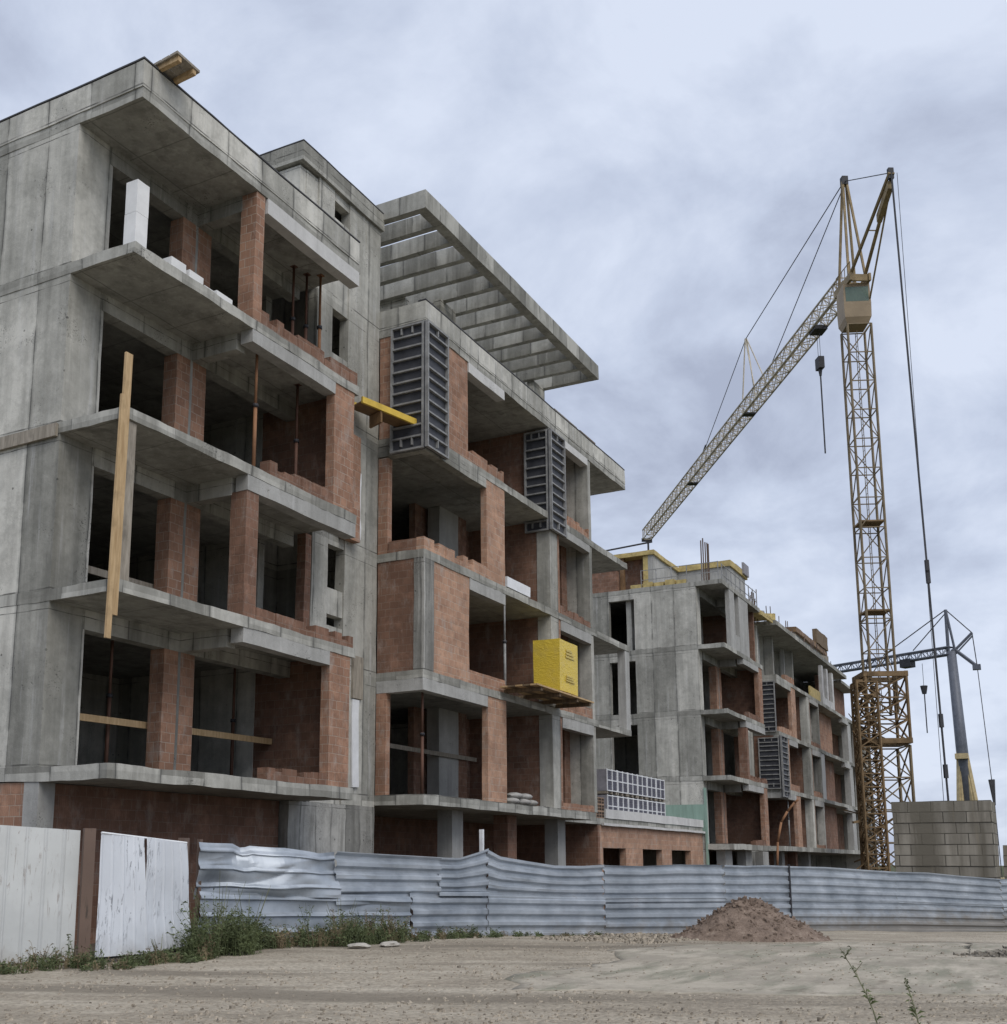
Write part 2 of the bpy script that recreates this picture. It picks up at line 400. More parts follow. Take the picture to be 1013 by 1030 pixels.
def apron_mat():
    t = NT('worn_concrete_apron'); p = t.pos()
    n = t.noise(p, 0.5, 7, 0.65); f = t.noise(p, 9, 6, 0.7)
    c = t.ramp(t.math('ADD', t.math('MULTIPLY', n, 0.7), t.math('MULTIPLY', f, 0.3)), [(0.3, (0.29, 0.256, 0.203)), (0.68, (0.50, 0.455, 0.375))])
    tr = t.ramp(t.noise(t.scale(p, (0.5, 2.4, 1)), 0.8, 6, 0.65), [(0.46, 0.0), (0.62, 0.95)])
    c = t.mix(tr, c, (0.215, 0.21, 0.16))
    d = t.ramp(t.noise(t.scale(p, (1, 1.8, 1)), 1.6, 8, 0.72), [(0.54, 0.0), (0.68, 0.8)])
    c = t.mix(d, c, (0.165, 0.14, 0.108))
    c = t.mix(t.ramp(t.noise(p, 0.9, 9, 0.75), [(0.48, 0.0), (0.58, 0.8)]), c, (0.29, 0.26, 0.213))
    sp = t.ramp(t.noise(p, 26, 5, 0.7), [(0.56, 0.0), (0.68, 0.5)])
    c = t.mix(sp, c, (0.17, 0.15, 0.122))
    t.bump(t.math('ADD', f, n), 0.4, 0.02)
    return t.fin(c, 0.93, 0, 0.2)
M['apron'] = apron_mat()
M['pile'] = (lambda t: (t.bump(t.noise(t.pos(), 9, 6, 0.75), 0.9, 0.08), t.fin(t.ramp(t.noise(t.pos(), 5, 8, 0.75), [(0.3, (0.13, 0.095, 0.073)), (0.55, (0.245, 0.185, 0.145)), (0.72, (0.38, 0.305, 0.245))]), 0.95)))(NT('pile_gravel'))[1]
M['pebble'] = simple('pebble', (0.31, 0.27, 0.215), 0.95, 0, 0.6, 6)
M['leaf'] = simple('weed_leaf', (0.085, 0.105, 0.045), 0.75, 0, 0.5, 3)
M['leaf2'] = simple('dry_weed', (0.17, 0.135, 0.08), 0.85, 0, 0.4, 3)
M['stalk'] = simple('green_stalk', (0.15, 0.155, 0.09), 0.8, 0, 0.3, 3)

# ------------------------------------------------------------------ the two unfinished buildings
Z = [None, 1.36, 4.43, 7.48, 10.55, 13.58]       # soffit of slab k (height above the camera's eye)
T = 0.21                                          # slab thickness
ZT = 14.32                                        # parapet top
YF = 13.65                                        # line of the slab edges
YW = 15.22                                        # line of the recessed walls
GZ = -1.45

def P(parent, name, m, boxes, warp=0.012, seg=0.5, label=None):
    if m == 'conc' and parent.name.endswith('.001'): m = 'conc_b'
    mb = MB()
    for b in boxes: mb.box(*b, seg=seg)
    return mb.build(name, M[m], parent, label, warp)

def sill(parent, m, x0, x1, y0, y1, z0, h, along='x'):
    rs = random.Random(int(x0*100)+int(z0*10))
    a, e = (x0, x1) if along == 'x' else (y0, y1)
    bx = []; q = a
    while q < e - 0.05:
        w_ = min(e-q, rs.choice((0.25, 0.25, 0.38, 0.25)))
        hh = h*rs.choice((1, 1, 1, 1, 0.96, 0.72, 0.5, 1.0)) + rs.uniform(-.012, .012)
        off = rs.uniform(-.02, .015)
        bx.append((q, q+w_, y0+off, y1, z0, z0+hh) if along == 'x' else (x0+off, x1, q, q+w_, z0, z0+hh)); q += w_
    return P(parent, 'brick_sill', m, bx, 0.014, 0.25)

def wing(b, ox, oz, yw, second=False):
    X = lambda v: v + ox
    def B(x0, x1, y0, y1, z0, z1): return (x0+ox, x1+ox, y0, y1, z0+oz, z1+oz)
    top = [None] + [z + T for z in Z[1:]]
    g = GZ - 0.5 - (0.3 if second else 0)
    base = (g - oz)
    for k in range(1, 6):
        lo = Z[k] - (0.04 if k == 1 else 0)
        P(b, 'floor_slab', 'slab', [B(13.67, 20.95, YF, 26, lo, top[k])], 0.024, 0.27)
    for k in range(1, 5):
        P(b, 'bounce_dimmer_sheet', 'floordim', [B(14.0, 20.68, YF+0.32, 25.3, top[k]+0.004, top[k]+0.012)], 0, 2)  # unseen dark sheet on the floor, added to cut bounce onto ceilings
    # left gable wall, one lift of formwork per storey, with its return on the front
    for k in range(1, 5):
        r = [14.53, 14.53, 14.55, 14.58][k-1]
        if second:
            ydo, ydc = 17.95, 19.25
            P(b, 'concrete_wall', 'conc', [B(13.68, 13.95, yw, ydo, top[k], Z[k+1]), B(13.951, 13.95+0.35, yw+0.004, yw+0.25, top[k], Z[k+1])])
            P(b, 'concrete_wall', 'conc', [B(13.68, 13.95, ydc, 26, top[k], Z[k+1])])
            P(b, 'door_lintel', 'conc', [B(13.685, 13.94, ydo+0.002, ydc-0.002, Z[k+1]-0.3, Z[k+1])])
        else:
            P(b, 'concrete_wall', 'conc', [B(13.68, 13.95, yw, 26, top[k], Z[k+1]), B(13.951, r, yw+0.004, yw+0.26, top[k], Z[k+1])])
    # corner pier of the loggia: concrete core between clay blocks
    for k in range(1, 5):
        if second and k == 4: continue
        P(b, 'brick_pier', 'brick', [B(16.6, 17.5, yw, yw+0.35, top[k], Z[k+1]-0.36)], 0.01)
        P(b, 'concrete_column', 'rough', [B(17.0, 17.07, yw-0.004, yw+0.2, top[k], Z[k+1]-0.36)], 0.01)
    # downstand beams round the loggia
    for k in range(2, 6):
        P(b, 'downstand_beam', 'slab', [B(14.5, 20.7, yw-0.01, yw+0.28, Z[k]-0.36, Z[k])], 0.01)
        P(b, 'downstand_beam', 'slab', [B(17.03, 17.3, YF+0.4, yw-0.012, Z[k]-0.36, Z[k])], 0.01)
    # front lintels
    for k, x1, dz in ((2, 20.0, 0.30), (3, 20.93, 0.31), (4, 20.03, 0.28)):
        P(b, 'lintel', 'smooth', [B(17.04, x1, YF+0.006, YF+0.3, Z[k]-dz, Z[k])], 0.014)
    if not second:
        P(b, 'lintel', 'lintel', [B(17.38, 20.88, YF-0.015, YF+0.25, Z[5]-0.34, Z[5])], 0.01)
    # front columns of storeys 3 and 5
    for k in ((2, 4) if not second else (2,)):
        P(b, 'brick_pier', 'brick' if k == 4 else 'brick_d', [B(17.05, 17.43 if k == 2 else 17.33, YF+0.025, YF+0.42, top[k], Z[k+1]-(0.31 if k == 2 else 0.005))], 0.01)
    # right hand piers of storeys 2 and 4
    for k in (1, 3):
        P(b, 'brick_pier', 'brick', [B(20.02, 20.8, YF+0.02, YF+0.24, top[k], Z[k+1]-0.003)], 0.014)
    # low sills
    for k, x0, x1, h in ((1, 17.95, 20.01, 0.25), (2, 17.45, 20.9, 0.26), (3, 17.75, 20.01, 0.3), (4, 17.35, 20.9, 0.33)):
        if second and k == 4: continue
        sill(b, 'brick_d', x0+ox, x1+ox, YF+0.03, YF+0.27, top[k]+oz, h)
    # cross walls and back walls that close the rooms
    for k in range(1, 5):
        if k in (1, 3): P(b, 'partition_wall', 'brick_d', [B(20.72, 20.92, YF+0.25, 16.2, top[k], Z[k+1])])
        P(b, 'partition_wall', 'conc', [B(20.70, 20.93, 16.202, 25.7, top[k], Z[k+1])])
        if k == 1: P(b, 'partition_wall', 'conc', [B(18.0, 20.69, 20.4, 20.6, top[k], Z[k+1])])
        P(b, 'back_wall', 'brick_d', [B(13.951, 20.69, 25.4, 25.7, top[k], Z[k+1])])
    # ground storey
    if not second:
        P(b, 'concrete_column', 'smooth', [B(13.69, 14.05, 15.2, 15.55, base, Z[1]-0.05)])
        P(b, 'brick_wall', 'brick', [B(13.71, 13.95, 15.56, 26, base, Z[1]-0.05)])
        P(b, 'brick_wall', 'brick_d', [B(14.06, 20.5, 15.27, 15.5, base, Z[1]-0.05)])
    else:
        P(b, 'concrete_wall', 'conc', [B(13.69, 13.95, yw, 26, base, Z[1]-0.05)])
        for x in (14.3, 18.0, 21.5):
            P(b, 'concrete_column', 'smooth', [B(x, x+1.2, 14.2, 14.6, base, Z[1]-0.05)])
        P(b, 'brick_wall', 'brick_d', [B(13.96, 40, 17, 17.25, base, Z[1]-0.05)])

def stair_tower(b, ox, oz, second=False):
    """concrete wall between the wing and the bays, set back 1.4 m"""
    def B(x0, x1, y0, y1, z0, z1): return (x0+ox, x1+ox, y0, y1, z0+oz, z1+oz)
    y0, y1 = 15.03, 15.3
    zt = 13.2 if second else 16.65
    base = GZ - 1.4
    P(b, 'stair_tower_wall', 'rough', [B(20.54, 24.04, y0-0.004, y1, base, Z[1]-0.05)], 0.03, 0.3)
    P(b, 'stair_tower_wall', 'conc', [B(22.56, 24.04, y0, y1, Z[1]-0.04, zt)])
    P(b, 'stair_tower_wall', 'conc', [B(21.19, 21.84, y0, y1, Z[1]-0.04, zt)])
    holes = [(5.49, 5.76), (6.40, 7.46), (12.33, 13.5)] + ([] if second else [(15.95, 16.42)])
    z = Z[1]-0.04
    for a, c in holes:
        P(b, 'stair_tower_wall', 'conc', [B(21.842, 22.558, y0+0.03, y1-0.02, z, a)]); z = c
    P(b, 'stair_tower_wall', 'conc', [B(21.842, 22.558, y0+0.03, y1-0.02, z, zt)])
    P(b, 'brick_pier', 'brick_d', [B(20.94, 21.17, y0+0.01, y1-0.02, Z[2]+T, Z[3])])
    P(b, 'stair_shaft', 'conc', [B(20.95, 24.0, 18.0, 18.25, base, zt)])
    P(b, 'stair_shaft', 'conc', [B(23.8, 24.03, 15.31, 17.99, base, zt)])
    if not second:
        P(b, 'insulation_strip', 'insul', [B(22.95, 23.22, y0-0.06, y0-0.008, 1.75, 3.85)], 0.03, 0.3)
        P(b, 'insulation_strip', 'insul', [B(22.98, 23.16, y0-0.05, y0-0.008, 7.85, 9.55)], 0.03, 0.3)
        P(b, 'plywood_patch', 'oldwood', [B(22.92, 23.36, y0-0.07, y0-0.008, 3.88, 4.92)], 0.01, 0.3)
        P(b, 'brick_pier', 'brick', [B(22.3, 22.9, y0-0.2, y0-0.006, 7.7, 10.4)], 0.02, 0.3)

def bays(b, ox, oz, second=False, xend=39.07):
    def B(x0, x1, y0, y1, z0, z1): return (x0+ox, x1+ox, y0, y1, z0+oz, z1+oz)
    top = [None] + [z + T for z in Z[1:]]
    xm, xc = 24.05, 31.97
    base = GZ - 1.4
    for k in range(1, 6):
        if second and k == 5: continue
        if k == 1 or second:
            xe = xend if second else 35.4
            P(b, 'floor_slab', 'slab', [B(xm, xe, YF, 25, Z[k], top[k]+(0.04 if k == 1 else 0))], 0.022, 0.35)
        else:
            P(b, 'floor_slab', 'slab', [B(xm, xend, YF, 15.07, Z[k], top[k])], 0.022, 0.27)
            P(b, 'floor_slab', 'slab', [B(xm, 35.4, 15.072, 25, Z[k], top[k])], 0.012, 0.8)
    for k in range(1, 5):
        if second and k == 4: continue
        P(b, 'bounce_dimmer_sheet', 'floordim', [B(xm+0.3, 35.0, YF+0.32, 24.4, top[k]+0.046, top[k]+0.054)], 0, 2)  # added dark floor sheet, out of sight, dims the light bounced inside
    # lintels of the big bay
    P(b, 'lintel', 'smooth', [B(xm+0.004, 27.56, YF+0.006, YF+0.25, Z[2]-0.30, Z[2])], 0.014)
    P(b, 'lintel', 'smooth', [B(xm+0.004, xm+0.25, YF+0.255, 15.03, Z[2]-0.30, Z[2])], 0.02)
    P(b, 'lintel', 'slab', [B(xm+0.004, 27.56, YF+0.006, YF+0.25, Z[4]-0.27, Z[4])], 0.014)
    P(b, 'lintel', 'slab', [B(xm+0.004, xm+0.25, YF+0.255, 15.03, Z[4]-0.27, Z[4])], 0.014)
    P(b, 'lintel', 'smooth', [B(26.53, 28.72, YF+0.006, YF+0.25, Z[3]-0.32, Z[3])], 0.014)
    if not second:
        P(b, 'lintel', 'lintel', [B(26.48, 28.74, YF-0.012, YF+0.25, Z[5]-0.28, Z[5])], 0.01)
        P(b, 'lintel', 'lintel', [B(33.0, 35.3, YF-0.012, YF+0.25, Z[5]-0.24, Z[5])], 0.01)
    for k in (2, 3):
        P(b, 'lintel', 'smooth', [B(32.76, 35.36, YF+0.006, YF+0.25, Z[k]-0.33, Z[k])], 0.014)
    P(b, 'lintel', 'smooth', [B(32.76, 35.36, YF+0.006, YF+0.25, Z[4]-0.26, Z[4])], 0.014)
    # piers right of the corner openings (storeys 2 and 4), posts at the tower
    for k in (1, 3):
        P(b, 'brick_pier', 'brick_l', [B(27.58, 28.74, YF+0.02, YF+0.2, top[k]+(0.04 if k == 1 else 0), Z[k+1]-0.003)], 0.012)
        P(b, 'brick_pier', 'brick', [B(xm+0.01, xm+0.22, 14.74, 15.024, top[k]+(0.04 if k == 1 else 0), Z[k+1]-0.305)], 0.008)
        P(b, 'concrete_column', 'smooth', [B(29.1, 30.3, 16.0, 16.4, top[k]+(0.04 if k == 1 else 0), Z[k+1])])
        P(b, 'brick_pier', 'brick_d', [B(30.302, 30.85, 16.01, 16.4, top[k]+(0.04 if k == 1 else 0), Z[k+1])])
    # storey 3: closed brick bay with a concrete corner column
    P(b, 'brick_wall', 'brick_d', [B(xm+0.02, xm+0.27, YF+0.30, 15.02, top[2], Z[3])], 0.012)
    P(b, 'concrete_column', 'rough', [B(xm+0.006, xm+0.52, YF+0.006, YF+0.298, top[2], Z[3])], 0.014, 0.3)
    P(b, 'brick_wall', 'brick_l', [B(xm+0.522, 26.52, YF+0.025, YF+0.25, top[2], Z[3])], 0.012)
    P(b, 'brick_sill', 'brick', [B(26.522, 28.72, YF+0.028, YF+0.25, top[2], top[2]+0.36)], 0.012)
    # storey 4 parapet, storey 5 walls
    sill(b, 'brick_l', xm+0.02+ox, 27.56+ox, YF+0.02, YF+0.24, top[3]+oz, 0.33)
    P(b, 'brick_sill', 'brick_d', [B(xm+0.02, xm+0.26, YF+0.245, 14.7, top[3], top[3]+0.3)], 0.03, 0.25)
    if not second:
        P(b, 'brick_wall', 'brick', [B(xm+0.02, xm+0.27, YF+0.30, 15.02, top[4], Z[5])], 0.012)
        P(b, 'concrete_column', 'conc', [B(xm+0.006, xm+0.5, YF+0.006, YF+0.298, top[4], Z[5])], 0.012)
        P(b, 'brick_wall', 'brick', [B(xm+0.502, 26.46, YF+0.025, YF+0.25, top[4], Z[5])], 0.012)
    sill(b, 'brick', 26.462+ox, 28.74+ox, YF+0.03, YF+0.25, top[4]+oz, 0.36)
    # loggia side wall and its concrete column, end bay
    for k in range(1, 5):
        if second and k == 4: continue
        t0 = top[k]+(0.04 if k == 1 else 0)
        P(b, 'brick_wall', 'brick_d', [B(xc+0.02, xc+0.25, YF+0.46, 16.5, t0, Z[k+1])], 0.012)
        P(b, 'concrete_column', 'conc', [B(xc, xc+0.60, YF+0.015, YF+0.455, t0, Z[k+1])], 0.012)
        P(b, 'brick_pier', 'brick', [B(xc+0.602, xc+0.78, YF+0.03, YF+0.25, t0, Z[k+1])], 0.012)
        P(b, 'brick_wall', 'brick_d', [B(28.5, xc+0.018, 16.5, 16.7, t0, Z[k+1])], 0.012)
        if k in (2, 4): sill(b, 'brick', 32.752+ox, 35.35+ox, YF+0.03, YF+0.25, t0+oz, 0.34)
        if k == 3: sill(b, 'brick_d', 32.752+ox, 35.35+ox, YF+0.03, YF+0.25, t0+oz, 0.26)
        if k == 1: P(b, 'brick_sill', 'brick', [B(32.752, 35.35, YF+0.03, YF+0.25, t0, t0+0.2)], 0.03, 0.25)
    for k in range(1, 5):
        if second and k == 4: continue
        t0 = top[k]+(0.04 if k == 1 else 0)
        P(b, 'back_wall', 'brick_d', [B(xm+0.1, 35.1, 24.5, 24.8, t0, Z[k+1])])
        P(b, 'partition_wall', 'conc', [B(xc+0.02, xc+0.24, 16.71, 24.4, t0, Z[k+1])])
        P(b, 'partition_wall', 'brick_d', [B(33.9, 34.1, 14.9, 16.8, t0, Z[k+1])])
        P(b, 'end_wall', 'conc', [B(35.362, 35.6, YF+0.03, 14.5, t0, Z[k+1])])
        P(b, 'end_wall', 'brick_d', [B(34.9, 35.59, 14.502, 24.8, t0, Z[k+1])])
    # ground storey: columns before a dark undercroft
    P(b, 'brick_wall', 'brick_d', [B(xm, 38.9, 18.5, 18.75, base, Z[1])])
    for x, m in ((27.1, 'smooth'), (30.5, 'brick_d'), (34.2, 'smooth')):
        P(b, 'ground_column', m, [B(x, x+0.62, 14.5, 14.95, base, Z[1])])

# ---- first building
b1 = empty('apartment_building', (13.67, 13.65, GZ),
           'nearest unfinished concrete and brick apartment block with the ribbed canopy on its roof', 'building')
wing(b1, 0, 0, YW)
stair_tower(b1, 0, 0)
bays(b1, 0, 0)
# wing parapet and coping
P(b1, 'parapet', 'conc', [(13.655, 20.88, YF-0.015, YF+0.2, Z[5]+T+0.002, ZT), (13.655, 13.86, YF+0.202, 26, Z[5]+T+0.002, ZT)], 0.014)
P(b1, 'coping', 'cap', [(13.645, 20.9, YF-0.025, YF+0.21, ZT+0.02, ZT+0.05), (13.645, 13.87, YF+0.212, 26, ZT+0.02, ZT+0.05)], 0.014)
# roof house
P(b1, 'roof_house_wall', 'conc', [(20.46, 20.7, 15.1, 21, Z[5]+T, 16.6)], 0.01)
P(b1, 'roof_house_wall', 'conc', [(20.702, 21.188, 15.08, 15.3, Z[5]+T, 16.6)], 0.01)
P(b1, 'roof_house_slab', 'slab', [(20.36, 24.1, 14.95, 21.2, 16.66, 17.14)], 0.012)
P(b1, 'coping', 'cap', [(20.35, 24.09, 14.94, 21.0, 17.15, 17.175)], 0.012)
# bays: parapet, balcony frame at the far end
P(b1, 'parapet', 'conc', [(24.04, 39.08, YF-0.012, YF+0.2, Z[5]+T+0.002, ZT), (24.04, 24.25, YF+0.202, 24, Z[5]+T+0.002, ZT)], 0.014)
P(b1, 'parapet', 'conc', [(38.87, 39.08, YF+0.202, 15.05, Z[5]+T+0.002, ZT)], 0.012)
P(b1, 'coping', 'cap', [(24.03, 39.09, YF-0.022, YF+0.21, ZT+0.018, ZT+0.045)], 0.014)
P(b1, 'balcony_post', 'smooth', [(38.6, 39.05, YF+0.02, YF+0.3, Z[2]+T, Z[3])], 0.01)
# canopy of concrete ribs on the roof
cz0, cz1 = 16.97, 17.49
P(b1, 'canopy_edge_beam', 'slab', [(24.05, 36.6, YF, YF+0.3, cz0, cz1)], 0.01)
P(b1, 'canopy_edge_beam', 'slab', [(24.05, 24.28, YF+0.302, 19.4, cz0+0.004, cz1-0.004)], 0.01)
P(b1, 'canopy_edge_beam', 'slab', [(36.36, 36.6, YF+0.302, 19.4, cz0+0.004, cz1-0.004)], 0.01)
P(b1, 'canopy_edge_beam', 'slab', [(24.05, 36.6, 19.402, 19.65, cz0, cz1)], 0.01)
for i in range(1, 13):
    x = 24.05 + i*0.945
    P(b1, 'canopy_rib', 'slab', [(x, x+0.2, YF+0.302, 19.4, cz0+0.01, cz1-0.03)], 0.008)
for x in (28.6, 35.5):
    P(b1, 'canopy_column', 'slab', [(x, x+1.0, 15.71, 15.95, Z[5]+T, cz0)], 0.008)
P(b1, 'roof_house_wall', 'conc', [(24.3, 31.5, 19.41, 19.64, Z[5]+T, cz0-0.002)], 0.008)
P(b1, 'roof_house_wall', 'conc', [(28.0, 28.25, 16.6, 19.40, Z[5]+T, cz0-0.002)], 0.008)
# podium joining the two buildings
P(b1, 'podium_slab', 'slab', [(35.41, 52.1, 14.98, 24.7, Z[1], Z[1]+0.22)], 0.014, 0.6)
P(b1, 'podium_parapet', 'lintel', [(39.7, 52.1, 14.94, 15.12, Z[1]+0.24, 1.93)], 0.012, 0.5)
P(b1, 'podium_ledge', 'lintel', [(39.3, 52.1, 14.86, 14.97, Z[1]-0.03, Z[1]+0.06)], 0.012, 0.5)
pb = [(39.2, 52.1, 15.0, 15.25, 0.54, Z[1]-0.002)]
x = 39.2
for a, c in ((39.5, 41.9), (43.8, 46.2), (47.5, 50.2)):
    pb.append((x, a, 15.002, 15.25, GZ-1.0, 0.538)); x = c
pb.append((x, 52.1, 15.002, 15.25, GZ-1.0, 0.538))
P(b1, 'podium_brick_wall', 'brick_l', pb, 0.008)
P(b1, 'podium_back_wall', 'brick_d', [(39.2, 52.1, 19.0, 19.2, GZ-1.0, Z[1])])
P(b1, 'podium_end_wall', 'brick_d', [(39.0, 39.19, 15.0, 18.9, GZ-1.0, Z[1]-0.002)])

# ---- second building
OX, OZ, YW2 = 38.53, -0.70, 14.9
b2 = empty('apartment_building', (52.2, 13.65, -2.45),
           'farther unfinished block with yellow timber formwork and rebar on its roof, behind the lattice crane', 'building')
wing(b2, OX, OZ, YW2, True)
stair_tower(b2, OX, OZ, True)
bays(b2, OX, OZ, True, 55.6)
zz = [None] + [z + OZ for z in Z[1:]]
# open top storey under the second roof slab
P(b2, 'floor_slab', 'slab', [(63.0, 84.7, YF-0.05, 24, zz[5], zz[5]+0.24)], 0.014, 0.6)
P(b2, 'concrete_wall', 'smooth', [(53.5, 54.4, YF+0.02, YF+0.22, zz[4]+T, zz[5]-0.002), (55.2, 57.0, YF+0.02, YF+0.22, zz[4]+T, zz[5]-0.002)])
P(b2, 'concrete_wall', 'smooth', [(54.402, 55.198, YF+0.03, YF+0.2, zz[4]+T, zz[4]+0.95)])
for x in (61.0, 64.2, 67.4, 70.6):
    P(b2, 'concrete_column', 'smooth', [(x, x+0.22, 14.9, 15.1, zz[4]+T, zz[5]-0.002)])
P(b2, 'partition_wall', 'conc', [(58.0, 90.4, 16.6, 16.85, zz[4]+T, zz[5]-0.002)])
for x in (62.6, 66.3, 71.5):
    P(b2, 'partition_wall', 'conc', [(x, x+0.25, 14.6, 16.55, zz[4]+T, zz[5]-0.002)])
P(b2, 'partition_wall', 'brick_d', [(59.2, 59.4, 13.95, 18.19, zz[4]+T, zz[5]-0.002)])
P(b2, 'back_wall', 'conc', [(52.5, 63.0, 18.2, 18.45, zz[4]+T, zz[5]-0.002)])
P(b2, 'formwork_board', 'ylite', [(72.2, 75.4, YF+0.1, YF+0.2, zz[4]+T, 10.75)])
for x in (75.9, 77.5, 79.4):
    P(b2, 'window_frame', 'plaster', [(x, x+0.55, YF+0.05, YF+0.25, zz[4]+T, zz[5]-0.3)])
P(b2, 'window_frame', 'plaster', [(75.9, 79.9, YF+0.06, YF+0.24, zz[4]+T+0.002, zz[4]+0.7)])
P(b2, 'brick_wall', 'brick_d', [(80.5, 90.5, 14.8, 15.0, zz[4]+T, zz[5]-0.2)])
P(b2, 'floor_slab', 'slab', [(84.72, 90.6, 14.0, 20, zz[5]-0.19, zz[5])], 0.014, 0.6)
# remaining bays towards the crane
for k in (1, 2, 3):
    a, c = zz[k]+T+(0.04 if k == 1 else 0), zz[k+1]
    P(b2, 'brick_wall', 'brick_d' if k != 3 else 'brick', [(74.2, 82.0, 14.35, 14.6, a, c)])
    P(b2, 'brick_wall', 'brick_d', [(82.0, 94.0, 16.0, 16.2, a, c)])
    P(b2, 'concrete_column', 'smooth', [(84.6, 85.9, YF+0.1, YF+0.5, a, c)])
    P(b2, 'concrete_column', 'smooth', [(88.9, 90.4, YF+0.1, YF+0.5, a, c)])
    P(b2, 'lintel', 'smooth', [(82.2, 84.5, YF-0.02, YF+0.25, c-0.3, c)])
    if k == 2: P(b2, 'concrete_column', 'lintel', [(74.1, 75.3, YF+0.05, YF+0.4, a, c)])
P(b2, 'concrete_wall', 'conc', [(94.02, 94.2, YF+0.3, 25, -3.2, zz[4])])
# mint coloured render at the foot of its gable
P(b2, 'mint_render', 'mint', [(52.16, 52.2, 14.86, 17.6, 1.3, 2.65)], 0.012, 0.4)
P(b2, 'mint_render', 'mint', [(52.15, 52.35, 14.80, 14.885, -2.4, 3.4)], 0.012, 0.4)
# half built attic with formwork edges
P(b2, 'attic_wall', 'smooth', [(53.0, 57.0, 17.2, 17.45, 13.1, 14.9)])
P(b2, 'attic_wall', 'smooth', [(57.0, 57.25, 14.5, 17.2, 13.1, 14.9)])
P(b2, 'attic_wall', 'smooth', [(57.25, 60.2, 14.5, 14.7, 13.1, 14.9)])
P(b2, 'attic_wall', 'brick_d', [(53.6, 53.9, 17.46, 24, 13.1, 14.9)])
P(b2, 'attic_roof', 'ylite', [(52.9, 57.3, 17.1, 24, 14.902, 15.12)], 0.02)
P(b2, 'attic_roof', 'ylite', [(56.9, 60.4, 14.4, 17.098, 14.902, 15.2)], 0.02)
P(b2, 'attic_post', 'ylite', [(53.0, 53.25, 17.453, 17.7, 13.1, 14.9), ])
P(b2, 'attic_post', 'ply', [(53.0, 53.2, 18.7, 18.9, 13.1, 14.9), ])
P(b2, 'attic_wall', 'brick_d', [(52.6, 52.9, 18.91, 22.5, 13.1, 14.2)])
P(b2, 'attic_wall', 'smooth', [(79.5, 79.8, 16, 21, 13.1, 15.6), (79.802, 90, 16.0, 16.3, 12.9, 15.6)])
P(b2, 'attic_roof', 'ply', [(79.3, 90.3, 15.8, 21, 15.602, 15.95)], 0.03)
P(b2, 'attic_formwork', 'darkwood', [(86.0, 90.2, 15.7, 16.0, 15.96, 17.0)], 0.04)
mb = MB()
for x, y, h in ((53.0,14.8,2.3),(53.35,14.8,2.5),(53.9,14.75,2.4),(54.1,14.9,2.5),(54.3,14.8,2.45)):
    mb.tube((x, y, 13.0), (x+0.03, y, 13.0+h), 0.035, 4)
mb.box(53.1, 54.2, 14.78, 14.84, 13.1, 13.14)
mb.build('starter_rebar', M['rebar'], b2)
mb = MB()
for i in range(7):
    x = 60.5+i*0.28; mb.tube((x, 14.4+0.1*(i % 2), 12.85), (x+random.uniform(-.1,.1), 14.4, 14.4+random.uniform(-.3,.5)), 0.03, 4)
mb.box(60.4, 62.3, 14.38, 14.44, 13.3, 13.34)
mb.build('starter_rebar', M['rebar'], b2)
mb = MB()
for i in range(64):
    x = 64+i*0.32; y = 14.2+random.uniform(0, .8)
    mb.tube((x, y, 13.0), (x+random.uniform(-.2,.2), y, 13.6+random.uniform(0, .9)), 0.028, 4)
    if i % 2: mb.tube((x, y, 13.3), (x+1.1, y+random.uniform(-.3,.3), 13.3+random.uniform(0,.3)), 0.03, 4)
mb.box(64, 84.6, 14.5, 14.56, 13.05, 13.15)
mb.build('starter_rebar', M['rebar'], b2)
for i in range(26):
    x = random.uniform(60.8, 84); y = random.uniform(14.0, 15.6); a = random.uniform(-.6, .6); h = random.uniform(.1, .5)
    MB().obox((x, y, zz[5]+0.245), (random.uniform(.8, 2.4)*math.cos(a), math.sin(a), random.uniform(0, .3)), (-.3*math.sin(a), .3*math.cos(a), 0), (0, 0, h)).build('roof_timber', M[random.choice(('oldwood', 'ylite', 'ply', 'packside'))], b2)
mb = MB()
for i in range(9): 
    x = 53+i*0.85; mb.tube((x, 13.85, 13.08), (x, 13.85, 14.05), 0.025, 4)
for z in (13.5, 14.0): mb.tube((53, 13.85, z), (59.8, 13.85, z), 0.02, 4)
for i in range(6):
    y = 13.85+i*0.75; mb.tube((52.35, y, 13.08), (52.35, y, 14.0), 0.025, 4)
for z in (13.5, 13.98): mb.tube((52.35, 13.85, z), (52.35, 17.6, z), 0.02, 4)
mb.build('guard_rail', M['fwsteel'], b2)
MB().tube((53.0, 17.2, 15.55), (53.0, 21.5, 15.3), 0.045, 5).tube((53.0, 17.4, 15.1), (53.0, 17.4, 15.55), 0.05, 5).tube((53.0, 21.3, 15.1), (53.0, 21.3, 15.35), 0.05, 5).build('roof_rail', M['dark'], b2)
mb = MB()
mb.box(59.2, 60.3, 14.3, 14.4, 15.0, 15.6)
mb.box(58.0, 60.2, 14.401, 14.46, 15.1, 15.25)
mb.build('attic_formwork', M['packside'], b2)
mb = MB()
for i in range(5): mb.box(52.3, 52.5, 15.4+i*0.55, 15.85+i*0.55, 13.1, 13.3+0.07*(i % 2))
mb.box(52.5, 52.62, 15.4, 18.2, 13.1, 13.35)
mb.build('timber_edge', M['ylite'], b2)
mb = MB(); mb.obox((60.0, 13.8, 13.05), (3.0, 0, 0.1), (0, 1.2, 0), (0, 0, 0.12)); mb.obox((60.1, 13.75, 12.9), (2.8, 0, 0.05), (0, .1, 0), (0, 0, 0.12))
mb.build('formwork_board', M['ylite'], b2)

